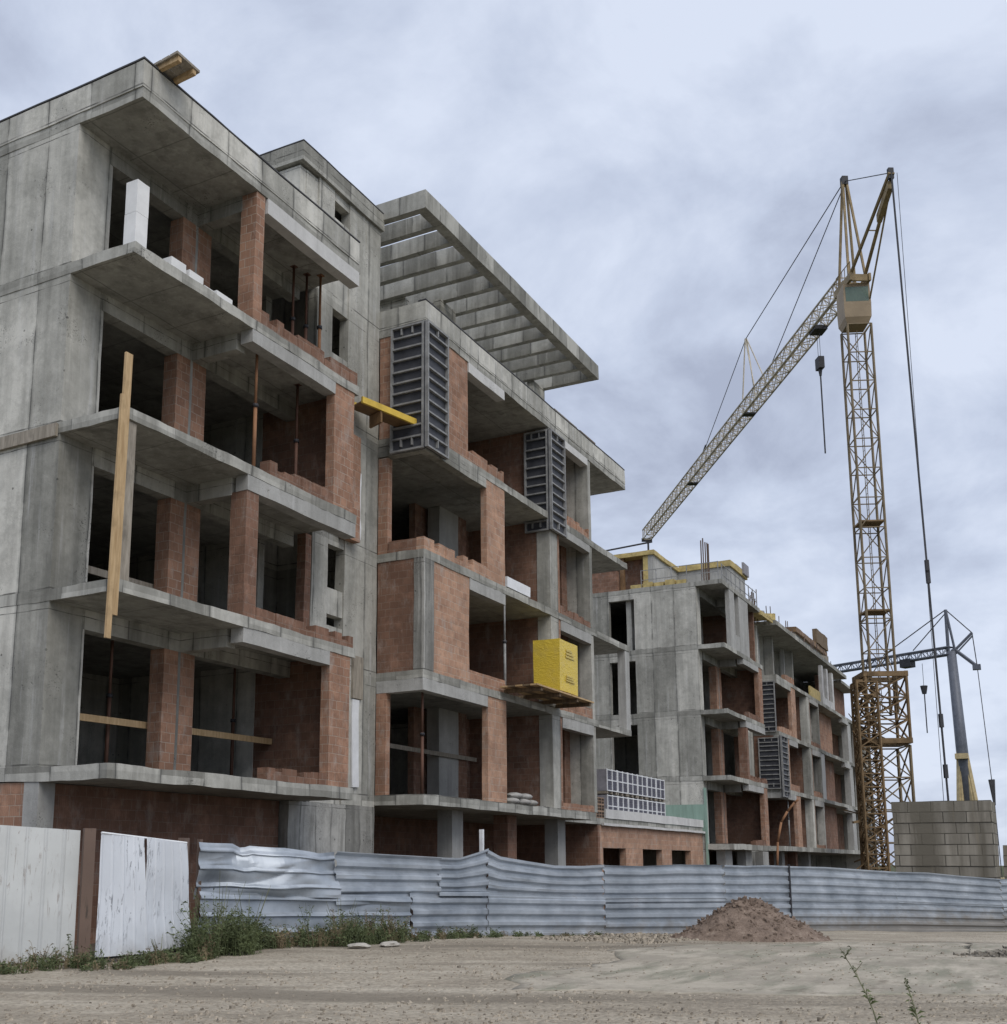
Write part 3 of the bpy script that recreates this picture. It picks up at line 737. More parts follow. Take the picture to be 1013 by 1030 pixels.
# ------------------------------------------------------------------ formwork shutters clamped to the corners
def shutter(o, u, n, w, h, label, rows=11, cols=3):
    """o: lower corner, u: unit along the panel, n: unit towards the viewer"""
    o, u, n = Vector(o), Vector(u), Vector(n); zv = Vector((0, 0, 1))
    root = empty('formwork_shutter', o + u*w/2, label, 'formwork', 'formwork shutters clamped to the slab corners')
    MB().obox(o, u*w, n*0.03, zv*h).build('panel_face', M['fwface'], root)
    m = MB()
    for a in (0, w-0.05): m.obox(o + u*a + n*0.03, u*0.05, n*0.09, zv*h)
    for a in (0, h-0.05): m.obox(o + u*0.05 + zv*a + n*0.03, u*(w-0.1), n*0.09, zv*0.05)
    m.build('panel_frame', M['fwsteel'], root)
    for k in range(1, rows):
        zq = h*k/rows + random.uniform(-.03, .03)
        m = MB().obox(o + u*0.052 + zv*zq + n*0.03, u*(w-0.104), n*0.075, zv*0.045 + u*0.0)
        m.build('panel_rib', M['fwsteel'], root)
    for zq in (h*0.04, h*0.93):
        for c in range(1, cols):
            MB().obox(o + u*(w*c/cols) + zv*zq + n*0.03, u*0.04, n*0.07, zv*0.2).build('panel_stiffener', M['fwsteel'], root)
    return root
ux, uy = (1,0,0), (0,1,0); nl, nf = (-1,0,0), (0,-1,0)
shutter((24.02, 13.62, 10.28), uy, nl, 0.98, 3.42, 'dark ribbed formwork panel on the brick side face under the ribbed roof canopy')
shutter((23.93, 13.61, 10.30), ux, nf, 1.12, 3.40, 'narrow formwork panel on the street face next to the yellow girder', cols=2)
shutter((31.94, 13.64, 10.18), uy, nl, 0.80, 3.30, 'formwork panel facing sideways into the balcony under the end of the roof canopy')
shutter((31.84, 13.62, 10.20), ux, nf, 1.15, 3.28, 'narrow street-face formwork panel beside the top right window opening of the near block', cols=2)
shutter((62.55, 13.75, 6.95), uy, nl, 1.15, 2.75, 'highest formwork panel on the far block, one storey below its roof')
shutter((62.55, 13.66, 3.9), uy, nl, 1.1, 2.75, 'lower of the two side-facing formwork panels on the far block')
shutter((62.45, 13.62, 3.47), ux, nf, 1.5, 3.28, 'wide formwork panel on the street face of the far block', cols=2)

# ------------------------------------------------------------------ loose things on the buildings
def thing(name, m, mb, label, cat, group=None, warp=0.0):
    o = mb.build(name, M[m], None, None, warp); tag(o, label, cat, group); return o

thing('timber_plank', 'wood', MB().obox((13.52, 13.60, 4.0), (0.16, 0, 0), (0, 0.045, 0), (0.02, -0.03, 4.6)),
      'tallest fresh pale plank standing upright at the balcony corner', 'plank')
thing('timber_plank', 'wood', MB().obox((13.40, 13.55, 3.58), (0.11, 0, 0), (0, 0.045, 0), (0.05, -0.02, 4.22)),
      'lower fresh plank whose end hangs below the first balcony slab', 'plank')
thing('timber_plank', 'oldwood', MB().obox((13.70, 13.70, Z[2]+T), (0.30, 0, 0), (0, 0.05, 0), (0, 0, 2.83)),
      'wide grey weathered board standing between two balcony slabs behind the fresh planks', 'plank')
thing('timber_plank', 'oldwood', MB().obox((13.60, 15.25, 7.42), (0, 1.75, -0.02), (0.06, 0, 0), (0, 0, 0.24)),
      'brown edge board nailed along the bare concrete gable wall', 'plank')
pl = empty('timber_platform', (14.2, 13.5, ZT+0.06), 'small wooden platform sticking out over the top left roof parapet', 'platform')
for i in range(3): MB().obox((13.97, 13.14+i*0.2, ZT+0.16-0.02*i), (0.62, 0, 0.0), (0, 0.18, -0.02), (0, 0, 0.05)).build('board', M['oldwood'], pl)
for x in (14.02, 14.42): MB().obox((x, 13.16, ZT+0.055), (0.09, 0, 0), (0, 0.6, -0.03), (0, 0, 0.10)).build('bearer', M['wood'], pl)
thing('timber_rail', 'wood', MB().obox((14.4, 15.62, 2.50), (6.25, 0, 0.08), (0, 0.05, 0), (0, 0, 0.13)), 'long fresh timber rail across the lowest open storey of the near block', 'rail')
thing('timber_rail', 'oldwood', MB().obox((14.4, 15.62, 5.25), (3.2, 0, 0.02), (0, 0.05, 0), (0, 0, 0.14)), 'grey timber rail low in the dark storey above, behind the upright planks', 'rail')
thing('timber_rail', 'oldwood', MB().obox((24.3, 15.9, 3.0), (7.0, 0, 0.02), (0, 0.05, 0), (0, 0, 0.12)), 'grey timber rail across the dark corner room left of the yellow pack', 'rail')

def prop(x, y, z0, z1, label, m='prop', r=0.035):
    root = empty('steel_prop', (x, y, z0), label, 'prop', 'steel props under the slabs')
    zm = z0 + (z1-z0)*0.55
    MB().tube((x, y, z0+0.012), (x, y, zm), r*1.15, 8).build('outer_tube', M[m], root)
    MB().tube((x, y, zm+0.001), (x, y, z1-0.012), r*0.85, 8).build('inner_tube', M[m], root)
    MB().tube((x, y, zm-0.08), (x, y, zm-0.01), r*1.8, 8).build('collar', M['dark'], root)
    for a in (z0, z1-0.012): MB().box(x-0.07, x+0.07, y-0.07, y+0.07, a, a+0.012).build('end_plate', M[m], root)
prop(17.7, 14.05, Z[3]+T, Z[4], 'rusty slim prop at the left of the second open room from the top', 'rustpipe')
prop(19.75, 14.5, Z[3]+T, Z[4], 'dark prop in front of the concrete partition, second room from the top')
prop(19.9, 14.8, Z[4]+T, Z[5], 'left of the dark props in the top room')
prop(20.35, 14.75, Z[4]+T, Z[5], 'middle of the dark props in the top room')
prop(20.55, 14.5, Z[4]+T, Z[5], 'reddish prop against the concrete column in the top room', 'rustpipe')
prop(15.9, 15.9, Z[1]+T, Z[2], 'dark prop left of the brick pier in the lowest open storey')
prop(20.1, 16.3, Z[1]+T, Z[2], 'dark prop before the back partition in the lowest open room')
prop(24.6, 14.0, Z[1]+T+0.04, Z[2], 'slim dark prop at the open corner below the closed brick bay')
prop(28.95, 13.8, Z[2]+T, Z[3], 'pale slim prop beside the window of the closed brick bay', 'fwsteel')
prop(65.0, 13.9, zz[1]+T+0.04, zz[2], 'pale prop at ground level of the far block', 'fwsteel')

def blk(x0, x1, y0, y1, z0, z1, label, group=None):
    thing('aerated_block', 'aac', MB().box(x0, x1, y0, y1, z0, z1, seg=0.2), label, 'block', group, 0.006)
blk(13.88, 14.18, 13.86, 14.14, 10.765, 11.50, 'lower of the two tall white blocks on the top balcony corner', 'white blocks on the top balcony')
blk(13.885, 14.19, 13.865, 14.14, 11.512, 12.14, 'upper of the two tall white blocks on the top balcony corner', 'white blocks on the top balcony')
blk(14.82, 15.22, 13.84, 14.1, 10.765, 11.08, 'tallest low white block on the top balcony edge, nearest the tall pair', 'white blocks on the top balcony')
blk(15.32, 15.72, 13.84, 14.1, 10.765, 11.05, 'second low white block along the top balcony edge', 'white blocks on the top balcony')
blk(15.78, 16.05, 13.86, 14.1, 10.765, 10.95, 'smallest white block on the top balcony edge', 'white blocks on the top balcony')
blk(16.12, 16.6, 13.84, 14.1, 10.765, 11.0, 'white block beside the brick column on the top balcony', 'white blocks on the top balcony')
wp = empty('block_bundle', (29.7, 13.9, Z[3]+T), 'white film wrapped bundle lying on a balcony edge above the yellow pack', 'bundle')
MB().box(28.9, 30.5, 13.68, 14.2, Z[3]+T+0.06, Z[3]+T+0.36, 0.3).build('wrapped_blocks', M['film'], wp, None, 0.01)
for x in (29.0, 29.7, 30.3): MB().box(x, x+0.1, 13.7, 14.18, Z[3]+T, Z[3]+T+0.058).build('bearer', M['oldwood'], wp)

# yellow pack on its timber platform
yp = empty('timber_platform', (30.3, 13.2, Z[2]+T), 'brown timber platform projecting from the slab under the yellow pack', 'platform')
for x in (28.6, 29.9, 31.2, 32.2): MB().box(x, x+0.12, 12.55, 14.4, Z[2]+T, Z[2]+T+0.10).build('bearer', M['darkwood'], yp)
for i in range(5): MB().box(28.25, 32.45, 12.5+i*0.225, 12.715+i*0.225, Z[2]+T+0.102, Z[2]+T+0.145).build('board', M['darkwood' if i % 2 else 'wood'], yp)
pz = Z[2]+T+0.147
pk = empty('material_pack', (31.05, 13.1, pz), 'big bright yellow film wrapped pack standing on the timber platform', 'pack')
MB().box(30.36, 31.74, 12.72, 13.55, pz+0.10, pz+1.62, 0.35).build('wrapped_load', M['pack'], pk, None, 0.012)
for x in (30.42, 31.0, 31.55): MB().box(x, x+0.12, 12.74, 13.53, pz, pz+0.099).build('pallet_block', M['wood'], pk)
for k, (z, h) in enumerate(((pz+1.12, 0.28), (pz+0.42, 0.20))):
    for q in range(3): MB().box(30.78+0.02*q, 31.45-0.09*q, 12.695, 12.703, z+q*h/3, z+q*h/3+h*0.22).build('printed_band', M['print'], pk)

# yellow girder by the tower
yg = empty('formwork_girder', (23.3, 14.1, 11.0), 'yellow timber formwork girder with plywood jutting out between the wing and the closed bay', 'formwork girder')
d = Vector((1.72, -0.72, -0.20)); o = Vector((22.45, 14.50, 11.12)); nrm = Vector((0.39, 0.92, 0)).normalized()
MB().obox(o, d, nrm*0.07, Vector((0,0,0.16))).build('girder', M['yellow'], yg)
MB().obox(o + nrm*0.071 + Vector((0,0,0.03)), d*0.9, nrm*0.5, Vector((0,0,0.03))).build('plywood', M['ply'], yg)
MB().obox(o + nrm*0.45 + Vector((0,0,0.061)), d*0.95, nrm*0.06, Vector((0,0,0.12))).build('girder', M['yellow'], yg)
MB().obox(o + d*0.3 + nrm*0.02 - Vector((0,0,0.3)), Vector((0.08,0,0)), nrm*0.5, Vector((0,0,0.296))).build('bracket', M['ply'], yg)

mb = MB(); mb.obox((32.6, 13.68, ZT+0.05), (1.9, 0, 0), (0, 0.5, 0.05), (0, 0, 0.08)); 
thing('board_stack', 'oldwood', mb, 'grey boards lying on the roof parapet beside the canopy end', 'boards')
mb = MB(); mb.obox((34.8, 13.68, ZT+0.05), (1.4, 0, 0), (0, 0.4, 0.1), (0, 0, 0.09))
thing('board_stack', 'darkwood', mb, 'dark boards lying on the roof parapet towards its right end', 'boards')
# bags on the first slab
for i, (x, y, z) in enumerate(((29.1,13.85,0),(29.75,13.82,0),(30.35,13.86,0),(29.35,13.87,0.16),(29.95,13.85,0.16))):
    m = MB(); n = 9; rows = []
    for a in range(n):
        t = a/(n-1); rr = 0.20*(1-abs(2*t-1)**3)+0.02
        rows.append([(x + t*0.58, y + 0.22*rr/0.2*math.cos(q*math.pi/5), Z[1]+T+0.13+z + 0.085*rr/0.2*math.sin(q*math.pi/5)) for q in range(11)])
    m.grid(rows, True)
    o = m.build('cement_bag', M['bag'], None, None, 0, True)
    tag(o, ['grey cement bag at the left of the bottom row by the brick pier','middle grey cement bag of the bottom row','right grey cement bag of the bottom row','upper left grey cement bag of the small pile','upper right grey cement bag of the small pile'][i], 'bag', 'cement bags on the first slab')

# film wrapped pallets on the podium
def pallet(x0, z0, label):
    w, h = 1.12, 0.93
    root = empty('block_pallet', (x0+w/2, 15.7, z0), label, 'pallet', 'pallets of grey units on the podium roof')
    MB().box(x0+0.02, x0+w-0.02, 15.28, 16.25, z0+0.10, z0+h-0.02, 0.4).build('stacked_units', M['packside'], root, None, 0.008)
    m = MB()
    for i in range(2):
        for j in range(2):
            cx = x0+0.06+i*0.53; cz = z0+0.14+j*0.39
            for a in range(2):
                for c in range(2):
                    m.box(cx+0.02+a*0.23, cx+0.22+a*0.23, 15.262, 15.279, cz+0.02+c*0.165, cz+0.165+c*0.165)
    m.build('unit_face', M['packdark'], root)
    m = MB()
    for i in range(3): m.box(x0+0.01+i*0.53, x0+0.055+i*0.53, 15.25, 15.285, z0+0.1, z0+h)
    for j in range(3): m.box(x0+0.056, x0+w-0.056, 15.252, 15.283, z0+0.10+j*0.385, z0+0.135+j*0.385)
    m.build('film_strap', M['film'], root)
    m = MB()
    for a in (0.02, 0.5, 0.98): m.box(x0+a, x0+a+0.12, 15.27, 16.25, z0, z0+0.098)
    m.build('pallet_base', M['oldwood'], root)
names = ['nearest', 'second', 'third', 'fourth', 'fifth', 'farthest']
for i in range(6):
    for j in range(2):
        pallet(40.75+i*1.15, Z[1]+0.23+j*0.96, '%s pallet of grey hollow units in the %s row on the podium roof' % (names[i], ('lower', 'upper')[j]))
# clay block stacks left of them
for q, (x0, y0, z0, nx, nz, lab) in enumerate(((38.95, 14.99, Z[1]+0.23, 3, 3, 'tan hollow clay bricks stacked with their holes outward at the end of the first slab'),
                                 (37.3, 15.1, Z[1]+0.23, 5, 2, 'low dark row of hollow clay bricks behind the first slab edge'))):
    st = empty('brick_stack', (x0, y0, z0), lab, 'bricks')
    MB().box(x0, x0+nx*0.26, y0+0.02, y0+0.5, z0, z0+nz*0.245).build('bricks', M['claypack'], st)
    m = MB()
    for i in range(nx):
        for j in range(nz):
            for a in range(2):
                for c in range(2): m.box(x0+i*0.26+0.03+a*0.11, x0+i*0.26+0.11+a*0.11, y0+0.012, y0+0.019, z0+j*0.245+0.03+c*0.105, z0+j*0.245+0.11+c*0.105)
    m.build('brick_hole', M['hole'], st)

# ------------------------------------------------------------------ tower crane
def lattice(mb, a, b, u, v, n, r, rd, faces=(0,1,2,3), xb=False):
    """square lattice between points a and b; u,v half-width vectors"""
    a, b, u, v = map(Vector, (a, b, u, v))
    cs = [u+v, v-u, -u-v, u-v]
    for c in cs: mb.tube(a+c, b+c, r, 5)
    for k in range(n+1):
        p = a + (b-a)*k/n
        for i in range(4): mb.tube(p+cs[i], p+cs[(i+1) % 4], rd, 4)
        if k < n:
            q = a + (b-a)*(k+1)/n
            for i in faces:
                c, d2 = cs[i], cs[(i+1) % 4]
                if xb:
                    mb.tube(p+c, q+d2, rd, 4); mb.tube(p+d2, q+c, rd, 4)
                elif (k+i) % 2: mb.tube(p+c, q+d2, rd, 4)
                else: mb.tube(p+d2, q+c, rd, 4)
    return mb
CX, CY = 74.3, 10.0
jd = Vector((0.853, 0.522, 0)); js = Vector((-0.522, 0.853, 0)); up = Vector((0,0,1))
mu = Vector((math.cos(R(24)), math.sin(R(24)), 0))*0.74; mv = Vector((-math.sin(R(24)), math.cos(R(24)), 0))*0.74
cr = empty('tower_crane', (CX, CY, -2.9), 'tall yellow-brown lattice tower crane with its long jib reaching left over the far block', 'crane')
C = Vector((CX, CY, 0))
lattice(MB(), C+up*9, C+up*34.2, mu, mv, 13, 0.085, 0.042, xb=False).build('mast', M['mast'], cr)
m = MB()
for z in (21.0, 15.3): MB().obox(C+up*z-mu-mv, mu*2, mv*2, up*0.10).build('mast_landing', M['rustcrane'], cr)
m = MB(); m.tube(C+up*9+mu*0.3, C+up*34+mu*0.3, 0.03, 4); m.tube(C+up*9-mu*0.2, C+up*34-mu*0.2, 0.03, 4)
for i in range(70): m.tube(C+up*(9.2+i*0.355)+mu*0.3, C+up*(9.2+i*0.355)-mu*0.2, 0.015, 3)
m.build('mast_ladder', M['mast'], cr)
# telescoping cage and base tower
gu, gv = mu*1.62, mv*1.62
lattice(MB(), C+up*7.2, C+up*11.2, gu, gv, 3, 0.10, 0.06, xb=True).build('climbing_cage', M['rustcrane'], cr)
for z in (7.1, 11.15):
    m = MB()
    for s1 in (-1, 1):
        m.obox(C+up*z-gu*1.08+gv*s1*1.0-gv*0.09, gu*2.16, gv*0.18, up*0.32)
        m.obox(C+up*z+gu*s1-gu*0.09-gv*0.9, gu*0.18, gv*1.8, up*0.30)
    m.build('cage_platform', M['rustcrane'], cr)
lattice(MB(), C-up*2.6+mu*0.3, C+up*7.0+mu*0.3, gu, gv, 5, 0.10, 0.055, xb=True).build('base_tower', M['mast'], cr)
m = MB(); A = C + Vector((-1.3, 0.75, 0))
lattice(m, A-up*2.6, A+up*10.8, mu*0.8, mv*0.8, 17, 0.085, 0.05, xb=True)
m.build('folded_ladder_mast', M['rustcrane'], cr)
m = MB()
for k in range(44):
    z = random.uniform(-2.2, 10.8); a = A + mu*random.uniform(-.9, .9) + mv*random.uniform(-.9, .9)
    MB().tube(a+up*z, a+up*(z+random.uniform(-.7,.7))+mu*random.uniform(-1.2,1.2)+mv*random.uniform(-1.2,1.2), random.choice((0.04, 0.06, 0.09)), 4).build('folded_rod', M['rustcrane'], cr)
for k in range(12):
    z = random.uniform(-1.5, 10.5); a = A + mu*random.uniform(-.8, .6) + mv*random.uniform(-.6, .6)
    MB().obox(a+up*z, mu*random.uniform(.4,1.0), mv*random.uniform(.2,.6), up*random.uniform(.12,.5)).build('machinery_box', M['rustcrane'], cr)
m = MB(); m.obox(C-up*2.75-gu*2.2-gv*2.2, gu*4.4, gv*4.4, up*0.5); m.obox(C-jd*6.8-js*1.2-up*2.9, jd*2.4, js*2.4, up*2.2)
m.build('base_frame', M['rustcrane'], cr)
# cab
cb = C + jd*0.1
m = MB()
cw = 0.84
def cabloop(z, s, sy=1.0): return [cb + mu/0.74*cw*s*a + mv/0.74*cw*s*b*sy + up*z for a, b in ((-1,-1),(1,-1),(1,1),(-1,1))]
L = [cabloop(34.3, 0.80), cabloop(34.7, 0.99), cabloop(35.6, 1.02), cabloop(37.0, 0.98)]
m.grid([l + [l[0]] for l in L]); m._add(L[0], [(3,2,1,0)]); m._add(L[-1], [(0,1,2,3)])
cabo = m.build('cab', M['cab'], cr)
m = MB()
for s0 in ((-1,-1,1,-1), (-1,-1,-1,1), (1,-1,1,1)):
    p = cb + mu/0.74*cw*1.03*s0[0]*0.99 + mv/0.74*cw*1.03*s0[1]*0.99; q = cb + mu/0.74*cw*1.03*s0[2]*0.99 + mv/0.74*cw*1.03*s0[3]*0.99
    e = (q-p)
    m._add([p+e*0.08+up*35.75, p+e*0.92+up*35.75, p+e*0.92+up*36.75, p+e*0.08+up*36.75], [(0,1,2,3)])
m.build('cab_window', M['cabglass'], cabo)
m = MB(); hd = C + up*37.0
for s1 in (-1, 1):
    m.obox(hd - jd*1.2 + js*(0.62*s1-0.08), jd*2.6, js*0.16, up*0.5)
for t in (-1.1, 0.0, 1.2): m.obox(hd + jd*t - js*0.55, jd*0.14, js*1.1, up*0.45)
for k in range(6): m.tube(hd+jd*(-1.1+k*0.45)+js*0.6+up*0.5, hd+jd*(-1.1+k*0.45)+js*0.6+up*1.3, 0.03, 4)
m.tube(hd-jd*1.1+js*0.6+up*1.3, hd+jd*1.2+js*0.6+up*1.3, 0.03, 4)
m.build('slewing_head', M['crane'], cr)
# head frame and rear strut
at = C + jd*0.3 + up*44.9
for s1 in (-1, 1):
    MB().tube(hd + jd*0.9 + js*0.55*s1 + up*0.5, at + js*0.12*s1, 0.09, 6).build('head_frame_leg', M['crane'], cr)
    MB().tube(hd - jd*0.7 + js*0.55*s1 + up*0.5, at + js*0.12*s1 - jd*0.06, 0.09, 6).build('head_frame_leg', M['crane'], cr)
MB().obox(at - jd*0.2 - js*0.2 - up*0.3, jd*0.4, js*0.4, up*0.6).build('head_sheave', M['dark'], cr)
st = C - jd*6.4 + up*41.2
m = MB()
for s1 in (-1, 1): m.tube(hd - jd*0.6 + js*0.5*s1 + up*0.4, st + js*0.1*s1, 0.12, 6)
m.tube(hd - jd*3.4 + js*0.28 + up*2.15, hd - jd*3.4 - js*0.28 + up*2.15, 0.04, 4)
m.obox(st + jd*0.25 - js*0.16 - up*0.9, (hd-st)*0.28, js*0.32, up*0.5)
m.build('rear_strut', M['crane'], cr)
MB().obox(st - js*0.16 - up*0.35, jd*0.25, js*0.32, up*0.7).build('strut_sheave', M['dark'], cr)
m = MB()
m.tube(C - jd*0.5 - js*0.72 + up*35.6, st - js*0.1, 0.06, 5)
m.build('rear_tie', M['crane'], cr)
# jib
j0, j1 = C + jd*1.0 + up*37.75, C + jd*60.0 + up*37.75
ju = js*0.50; jv = up*0.55
m = MB(); lattice(m, j0, j1, ju, jv, 62, 0.075, 0.038)
m.build('jib', M['jib'], cr)
for t in (21.5, 39.5): MB().obox(C+jd*t-js*0.5+up*37.1, jd*0.7, js*1.0, up*0.14).build('jib_fitting', M['dark'], cr)
MB().obox(C+jd*5.6-js*0.45+up*36.95, jd*1.1, js*0.9, up*0.3).build('trolley', M['dark'], cr)
MB().obox(C+jd*60-js*0.6+up*36.95, jd*0.25, js*1.2, up*0.4).build('jib_end', M['dark'], cr)
pt = C + jd*21.7 + up*43.9
m = MB()
for s1 in (-1, 1):
    m.tube(C+jd*21.6+js*0.55*s1+up*38.4, pt+js*0.06*s1, 0.06, 5); m.tube(C+jd*18.6+js*0.55*s1+up*38.4, pt+js*0.06*s1, 0.05, 5)
m.build('jib_post', M['jib'], cr)
m = MB()
m.tube(at, pt, 0.035, 4); m.tube(pt, C+jd*36.6+up*38.5, 0.035, 4); m.tube(at-js*0.1, C+jd*17.1+up*38.5, 0.035, 4)
m.tube(at, st, 0.04, 4); m.tube(C+jd*34.8+up*39.3, C+jd*36+up*38.8, 0.09, 5)
m.build('jib_tie_rope', M['rope'], cr)
m = MB(); gb = C - jd*6.35 - js*0.62 - up*0.8
m.tube(st, gb, 0.06, 5)
for z in (17.0, 16.4, 8.2, 5.4, 3.0): m.tube(st+(gb-st)*((41.2-z)/42.0), st+(gb-st)*((41.2-z+0.75)/42.0), 0.13, 6)
m.tube(st-js*0.35, gb-js*0.9+jd*2.5, 0.022, 4)
m.build('guy_rope', M['rope'], cr)
hk = C + jd*6.24
hb = MB().obox(hk-jd*0.35-js*0.2+up*34.2, jd*0.7, js*0.4, up*0.85).build('hook_block', M['dark'], cr)
m = MB(); m.tube(hk+up*35.0+jd*0.2, hk+up*36.95+jd*0.2, 0.02, 4); m.tube(hk+up*35.0-jd*0.2, hk+up*36.95-jd*0.2, 0.02, 4); m.build('hoist_rope', M['rope'], hb)
m = MB(); m.tube(hk+up*34.3, hk+up*33.7, 0.16, 6, 0.08); m.tube(hk+up*33.7, hk+up*28.0, 0.055, 5); m.build('sling_chain', M['rope'], hb)

# ------------------------------------------------------------------ distant mobile crane
c2 = empty('mobile_crane', (119.6, 9.1, -3.5), 'distant slim crane with a grey pole mast at the right edge', 'crane')
def az(a, D, t): return Vector((D*math.cos(R(a)), D*math.sin(R(a)), D*t))
p0, p1 = az(4.30, 120, 0.02), az(4.53, 120, 0.168)
MB().tube(p0, p1, 0.62, 8, 0.42).build('pole_mast', M['grey2'], c2)
m = MB()
for a0, a1, t1 in ((4.95, 4.52, 0.088), (4.72, 4.50, 0.088), (3.55, 4.30, 0.088), (3.80, 4.34, 0.088)):
    m.tube(az(a0, 119, -0.025) if a0 > 4.4 else az(a0, 119, -0.025), az(a1, 120, t1), 0.28, 5)
m.obox(az(4.72, 119.0, 0.082), (0, -1.1, 0), (1.0, 0, 0), (0, 0, 0.5))
m.build('base_strut', M['beige2'], c2)
MB().box(112, 121, 6.5, 10.5, -3.4, -1.2, 0).build('chassis', M['beige2'], c2)
A2, B2_, C2 = az(4.63, 120, 0.2025), az(3.60, 120, 0.182), az(3.50, 120, 0.1545)
m = MB()
m.tube(p1+Vector((0,.25,0)), A2, 0.16, 5); m.tube(p1-Vector((0,.35,0)), A2, 0.12, 5); m.build('head_post', M['grey2'], c2)
m = MB()
D2 = az(4.36, 120, 0.169); m.tube(p1, D2, 0.2, 5); m.tube(D2, B2_, 0.14, 5); m.tube(D2-up*0.4, B2_-up*0.3, 0.08, 5); m.tube(D2, C2, 0.18, 5)
m.obox(C2-Vector((.3,.3,.3)), (.6,0,0), (0,.7,0), (0,0,.5)); m.build('counter_frame', M['grey2'], c2)
m = MB(); m.tube(A2, B2_, 0.06, 4); m.tube(B2_, C2, 0.06, 4); m.tube(C2, az(3.30, 118, 0.065), 0.05, 4); m.tube(az(3.30,118,.065), az(3.26,118,.045), 0.3, 5, .1)
m.tube(az(3.26,118,.045), az(3.2,118,-.02), 0.05, 4)
je = az(9.7, 126.5, 0.158)
m.tube(A2, p1+(je-p1)*0.55+up*0.7, 0.06, 4); m.tube(A2-up*0.3, p1+(je-p1)*0.3+up*0.7, 0.06, 4); m.build('tie_rope', M['rope'], c2)
m = MB(); jj = (je-p1).normalized(); jn = jj.cross(up).normalized()
lattice(m, p1+up*0.1, je+up*0.1, jn*0.35, up*0.36, 20, 0.085, 0.045); m.build('jib', M['grey2'], c2)
m = MB(); q = p1+jj*4.0; m.obox(q-jn*.5-up*.9, jj*1.1, jn*1.0, up*0.8); m.build('trolley', M['dark'], c2)
h2 = az(5.79, 120.4, 0.1415)
m = MB(); m.tube(h2, h2-up*0.8, 0.35, 6, 0.2); m.tube(h2-up*0.8, h2-up*4.6, 0.07, 4); m.tube(h2, h2+up*2.2, 0.03, 4); m.build('hook_block', M['dark'], c2)

# ------------------------------------------------------------------ walls of stacked concrete blocks
def blockstack(x0, x1, y0, y1, z0, z1, label, ragged=False):
    root = empty('block_wall', ((x0+x1)/2, (y0+y1)/2, z0), label, 'block wall')
    n = round((z1-z0)/0.52)
    for k in range(n):
        dx = random.uniform(-.015, .015); dy = random.uniform(-.03, .03)
        MB().box(x0+dx, x1+dx, y0+dy, y1+dy, z0+k*0.52+0.004, z0+(k+1)*0.52, 0.6).build('block_course', M['blocks'], root, None, 0.03)
blockstack(61.4, 64.2, 3.66, 8.12, -2.7, 3.02, 'tall weathered wall of stacked concrete blocks right of the lattice crane')
blockstack(64.5, 67.0, -1.5, 3.5, -2.7, 1.17, 'lower dark block wall at the far right edge')

# ------------------------------------------------------------------ ground
def gz(x, y=0): return GZ - 0.03*max(0.0, x-20) if x < 70 else GZ - 0.03*50
def gsurf(x, y):
    z = gz(x)
    d = math.hypot(x, y)
    if d < 60:
        z += 0.035*noise.noise(Vector((x*0.35, y*0.35, 0))) + 0.012*noise.noise(Vector((x*1.6, y*1.6, 5)))
    return z
def axis(a, b, near0, near1, fine, g=1.25):
    v = []; x = near0
    while x <= near1: v.append(x); x += fine
    s = fine; x = near1
    while x < b: s *= g; x += s; v.append(min(x, b))
    s = fine; x = near0; left = []
    while x > a: s *= g; x -= s; left.append(max(x, a))
    return left[::-1] + v
xs, ys = axis(-1500, 3000, -2, 42, 0.35), axis(-2000, 2000, -3, 18, 0.35)
m = MB(); m.grid([[(x, y, gsurf(x, y)) for y in ys] for x in xs], True)
tag(m.build('ground', M['ground']), kind='structure')
yard = [(9.0,14.9),(12.4,12.9),(15.3,13.05),(18.6,12.5),(22.4,11.35),(25.7,9.95),(29.5,8.2),(33.5,7.4),(38.7,5.3),(41.8,2.6),(48,-1.6),(75,-4),(100,5),(100,40),(40,45),(5,40),(3,22)]
cx, cy = 38.0, 15.0
m = MB(); rings = []
dense = []
for (xa, ya), (xb_, yb_) in zip(yard, yard[1:]+yard[:1]):
    n = max(1, int(math.hypot(xb_-xa, yb_-ya)/2))
    dense += [(xa+(xb_-xa)*k/n, ya+(yb_-ya)*k/n) for k in range(n)]
for k in range(26):
    t = k/25
    rings.append([(cx+(x-cx)*t, cy+(y-cy)*t, max(gsurf(cx+(x-cx)*t, cy+(y-cy)*t), gz(cx+(x-cx)*t))+0.03) for x, y in dense+[dense[0]]])
m.grid(rings, True)
tag(m.build('soil_dimmer_sheet', M['soildim'], None, None, 0, True), kind='structure')  # dark ground sheet hidden behind the fence, added to darken the soffits
# worn concrete apron in the middle of the yard: irregular edge
edge = [(12.3,6.05),(14.6,0.9),(16,-3),(24,-3.2),(30.5,0.2),(27.6,3.2),(25.2,4.6),(22.0,6.2),(19.2,6.9),(16.2,6.4)]
pts = []
for i in range(len(edge)):
    a, b_ = Vector((*edge[i], 0)), Vector((*edge[(i+1) % len(edge)], 0))
    n = max(2, int((b_-a).length/0.3))
    for k in range(n):
        p = a.lerp(b_, k/n); q = noise.noise_vector(p*0.5)*0.6 + noise.noise_vector(p*2.0)*0.22 + noise.noise_vector(p*6.0)*0.06
        pts.append((p.x+q.x, p.y+q.y))
cx = sum(p[0] for p in pts)/len(pts); cy = sum(p[1] for p in pts)/len(pts)
m = MB(); rings = []
for k in range(41):
    t = k/40
    rings.append([(cx+(x-cx)*t, cy+(y-cy)*t, gsurf(cx+(x-cx)*t, cy+(y-cy)*t)+0.008) for x, y in pts+[pts[0]]])
